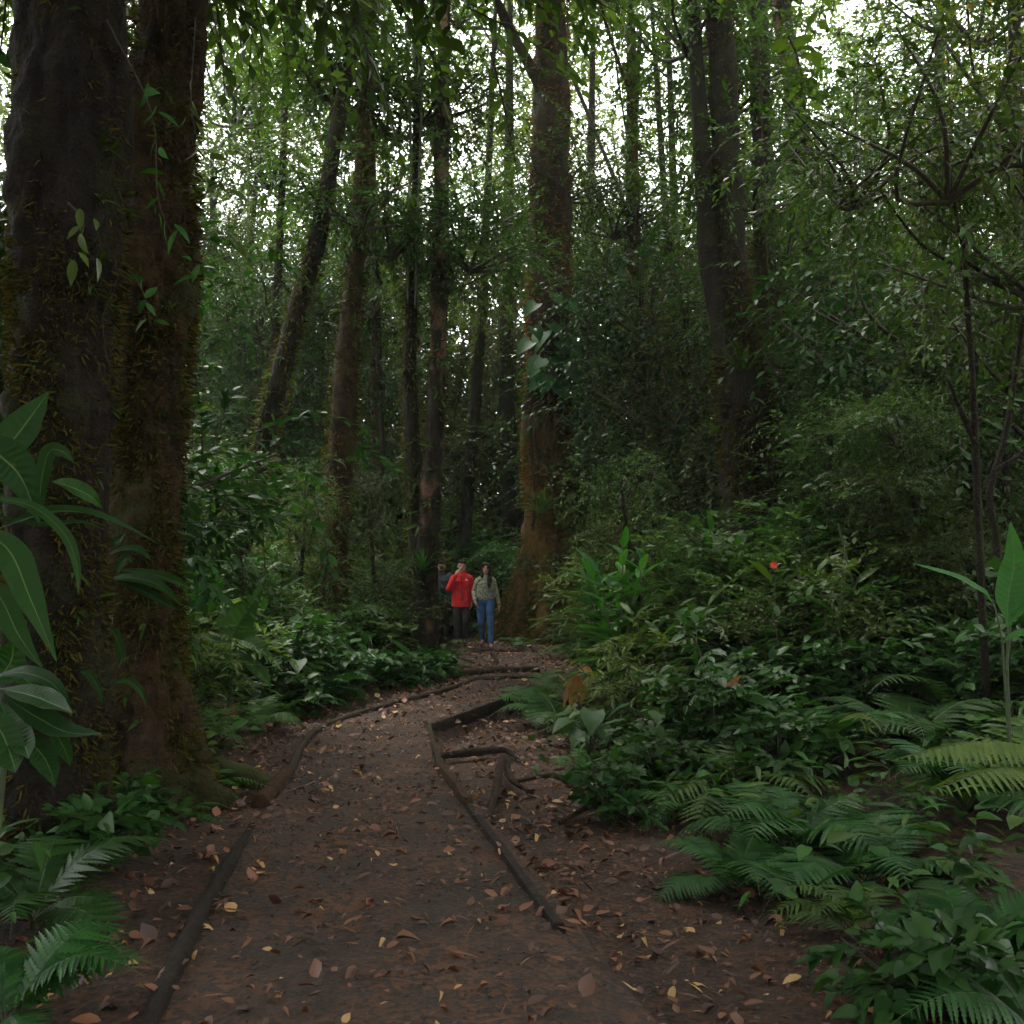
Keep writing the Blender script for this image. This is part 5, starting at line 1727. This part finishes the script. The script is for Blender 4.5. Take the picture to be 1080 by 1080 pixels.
def shoe_prims(ankle, toe):
    a, t = np.array(ankle, float), np.array(toe, float)
    h = a + norm((a - t) * np.array([1, 1, 0])) * .045
    h[2] = t[2] + .005
    return [('c', h, t, .038, .034), ('c', a, h + (t - h) * .35 + np.array([0, 0, .02]), .043, .045), ('c', h + (t - h) * .3 + np.array([0, 0, .02]), t, .042, .03)]


def person(label, px, d, z, spec, yaw=0.0):
    x = X(px, d)
    t = thing("person", label, "person", (x, d, z), yaw)
    body = []
    hp, T = head_prims(spec['head'], spec.get('head_yaw', 0), spec.get('hs', 1.0))
    body += hp
    body += [('c', (0, 0, 1.0), (0, 0, 1.25), .105, .115, .75), ('c', (0, 0, 1.3), (0, .0, 1.42), .11, .06, .7), ('c', (-.13, 0, 1.335), (.13, 0, 1.335), .045, .045), ('e', (0, 0, .95), (.15, .11, .12))]
    for (sh, el, wr, hand) in spec['arms']:
        body += [('c', sh, el, .045, .036), ('c', el, wr, .036, .024)] + hand_prims(wr, *hand)
    for (hip, kn, an, toe) in spec['legs']:
        body += leg_prims(hip, kn, an, toe) + [('c', an, toe, .024, .016)]
    b = link("body", blob_mesh("person_body", body, M['skin'], .0065, 2), t)
    jk = []
    for (a, bb, r0, r1, sq) in spec['torso']:
        jk.append(('t' if a[2] < 1.15 and a[0] == 0 else 'c', a, bb, r0, r1, sq))
    for (sh, el, wr, hand) in spec['arms']:
        sh, el, wr = map(np.array, (sh, el, wr))
        f = spec.get('sleeve', 1.0)
        jk += [('c', sh, el, .072 * f, .058 * f), ('c', el, el + (wr - el) * .93, .057 * f, .043 * f)]
    jk += spec.get('jacket_extra', [])
    link("jacket", blob_mesh("jacket", jk, M[spec['jacket']], .009, 3), t)
    tr = [('e', (0, .0, .93), (.165, .118, .13))]
    for (hip, kn, an, toe) in spec['legs']:
        tr += leg_prims(hip, kn, an, toe, spec.get('leg_r', (.098, .073, .056)))
    link("trousers", blob_mesh("trousers", tr, M[spec['trousers']], .009, 2), t)
    for (hip, kn, an, toe) in spec['legs']:
        link("shoe", blob_mesh("shoe", shoe_prims(an, toe), M[spec['shoe']], .008, 2), t)
    hr = []
    s_ = spec.get('hs', 1.0)
    for (c, r) in spec['hair']:
        hr.append(('e', T(*c), np.array(r) * s_))
    link("hair", blob_mesh("hair", hr, M['hair'], .008, 2), t)
    fm = MB()
    for sx in (-.032, .032):
        th = np.linspace(0.02, math.pi - .02, 7)
        m2 = MB(); m2.tube(np.stack([0 * th, 0 * th, -np.cos(th)], -1), np.sin(th), 10)
        for V in m2.v: V *= np.array([.014, .008, .007]) * s_; V += T(sx, -.0835, .012)
        eo = MB(); eo.add(m2.v[0], m2.q[0], m2.t[0])
        eo.obj("eye", M['eye'], t)
    m2 = MB(); m2.tube(np.stack([0 * th, 0 * th, -np.cos(th)], -1), np.sin(th), 10)
    for V in m2.v: V *= np.array([.024, .007, .008]) * s_; V += T(0, -.0915, -.06)
    m2.obj("mouth", M['lip'], t)
    return t


SH = np.array
man = person("man in a bright red zipped fleece and black trousers, hand raised to his face", 487, 20.0, .07, dict(
    head=(0, -.01, 1.59), head_yaw=.12, jacket='red', trousers='black_cloth', shoe='shoe', sleeve=1.0,
    arms=[((-.165, 0, 1.335), (-.25, -.10, 1.13), (-.1, -.19, 1.41), ((.35, .1, 1), (.4, .6, -.2), (.8, -.2, .2), .9)),
          ((.165, 0, 1.335), (.228, .05, 1.12), (.215, -.02, .88), ((-.05, -.15, -1), (-1, 0, 0), (0, -1, -.1), .5))],
    torso=[((0, 0, .77), (0, 0, 1.1), .205, .195, .68), ((0, 0, 1.08), (0, 0, 1.30), .195, .195, .66), ((0, 0, 1.16), (0, 0, 1.34), .19, .15, .62), ((-.07, 0, 1.385), (.07, 0, 1.385), .07, .07, 1), ((-.07, 0, 1.39), (-.16, 0, 1.345), .065, .07, 1), ((.07, 0, 1.39), (.16, 0, 1.345), .065, .07, 1), ((0, .01, 1.40), (0, .0, 1.49), .085, .075, 1)],
    legs=[((-.09, 0, .9), (-.10, .01, .50), (-.095, .10, .11), (-.11, -.06, .035)), ((.085, 0, .9), (.085, -.05, .5), (.06, .16, .14), (.06, .06, .035))],
    hair=[((0, .02, .06), (.084, .098, .075)), ((0, .045, .0), (.08, .07, .08)), ((0, -.05, .09), (.066, .045, .032)), ((.0, -.07, .075), (.05, .03, .022)), ((-.07, .02, .02), (.016, .04, .05)), ((.07, .02, .02), (.016, .04, .05))]))
# zip, collar line and the small white chest mark on the fleece
jz = MB()
jz.tube(spline([(.015, -.155, .9), (.012, -.146, 1.1), (.006, -.147, 1.3), (0, -.115, 1.42)], 12), np.full(12, .008), 6)
jz.obj("zip", M['black_cloth'], man)
lg = MB()
lg.add([(.075, -.147, 1.30), (.125, -.138, 1.30), (.1, -.142, 1.34), (.075, -.141, 1.30), (.125, -.132, 1.30), (.1, -.136, 1.34)], [(0, 3, 4, 1), (1, 4, 5, 2), (2, 5, 3, 0)], [(0, 1, 2), (5, 4, 3)])
lg.obj("chest_mark", M['white'], man, smooth=False)
woman = person("woman with long dark hair in an olive camouflage jacket and blue jeans", 512, 19.75, .05, dict(
    head=(.01, -.02, 1.565), head_yaw=-.1, hs=.95, jacket='camo', trousers='denim', shoe='shoe_tan', sleeve=.95,
    arms=[((-.145, 0, 1.31), (-.225, .03, 1.10), (-.2, -.14, .93), ((.25, -.1, -1), (1, .2, 0), (.2, -1, 0), .5)),
          ((.145, 0, 1.31), (.215, .02, 1.09), (.27, -.02, .85), ((.1, -.1, -1), (-1, 0, 0), (0, -1, 0), .4))],
    torso=[((0, 0, .94), (0, 0, 1.12), .175, .178, .72), ((0, 0, 1.1), (0, 0, 1.28), .178, .168, .7), ((0, 0, 1.14), (0, 0, 1.31), .17, .135, .68), ((-.06, 0, 1.355), (.06, 0, 1.355), .068, .068, 1), ((-.06, 0, 1.365), (-.145, 0, 1.315), .062, .064, 1), ((.06, 0, 1.365), (.145, 0, 1.315), .062, .064, 1), ((0, .01, 1.34), (0, .015, 1.43), .1, .082, .9), ((0, .02, 1.38), (0, .02, 1.44), .085, .075, 1)],
    leg_r=(.098, .066, .048),
    legs=[((-.085, 0, .9), (-.085, -.02, .49), (-.06, .2, .16), (-.075, .07, .08)), ((.085, -.02, .9), (.10, -.12, .48), (.115, -.16, .08), (.13, -.31, .035))],
    hair=[((0, .02, .055), (.088, .1, .075)), ((0, .055, -.05), (.095, .07, .14)), ((-.082, .01, -.05), (.03, .055, .14)), ((.084, .005, -.05), (.032, .055, .14)), ((.085, -.05, -.2), (.048, .05, .13)),
          ((.085, -.095, -.3), (.045, .035, .11)), ((-.075, -.0, -.17), (.045, .06, .1)), ((.0, .06, -.2), (.1, .07, .12)), ((-.055, -.075, .05), (.03, .03, .045)), ((.06, -.07, .045), (.03, .03, .05))]))
third = person("walker in grey fleece and teal layer, half hidden behind the man in red", 466, 20.9, .07, dict(
    head=(0, 0, 1.58), head_yaw=-.2, jacket='grey_cloth', trousers='black_cloth', shoe='shoe',
    arms=[((-.18, 0, 1.38), (-.24, .05, 1.12), (-.23, -.05, .88), ((0, -.15, -1), (1, 0, 0), (0, -1, 0), .5)),
          ((.17, 0, 1.38), (.20, .02, 1.12), (.10, -.14, .90), ((-.2, -.2, -1), (-1, .2, 0), (0, -1, 0), .6))],
    torso=[((0, 0, 1.02), (0, 0, 1.15), .17, .178, .7), ((0, 0, 1.12), (0, 0, 1.30), .178, .17, .68), ((0, 0, 1.14), (0, 0, 1.36), .178, .13, .68), ((-.15, 0, 1.34), (.15, 0, 1.34), .075, .075, 1), ((0, .01, 1.40), (0, .0, 1.46), .08, .07, 1)],
    legs=[((-.09, 0, .9), (-.09, -.04, .5), (-.09, -.02, .11), (-.1, -.16, .035)), ((.085, 0, .9), (.085, .0, .5), (.08, .14, .12), (.08, .02, .035))],
    hair=[((0, .02, .06), (.084, .098, .075)), ((0, .045, .0), (.08, .07, .08))]))
link("shirt_hem", blob_mesh("hem", [('t', (0, 0, .84), (0, 0, 1.06), .19, .18, .7)], M['teal'], .01, 2), third)

write_labels()
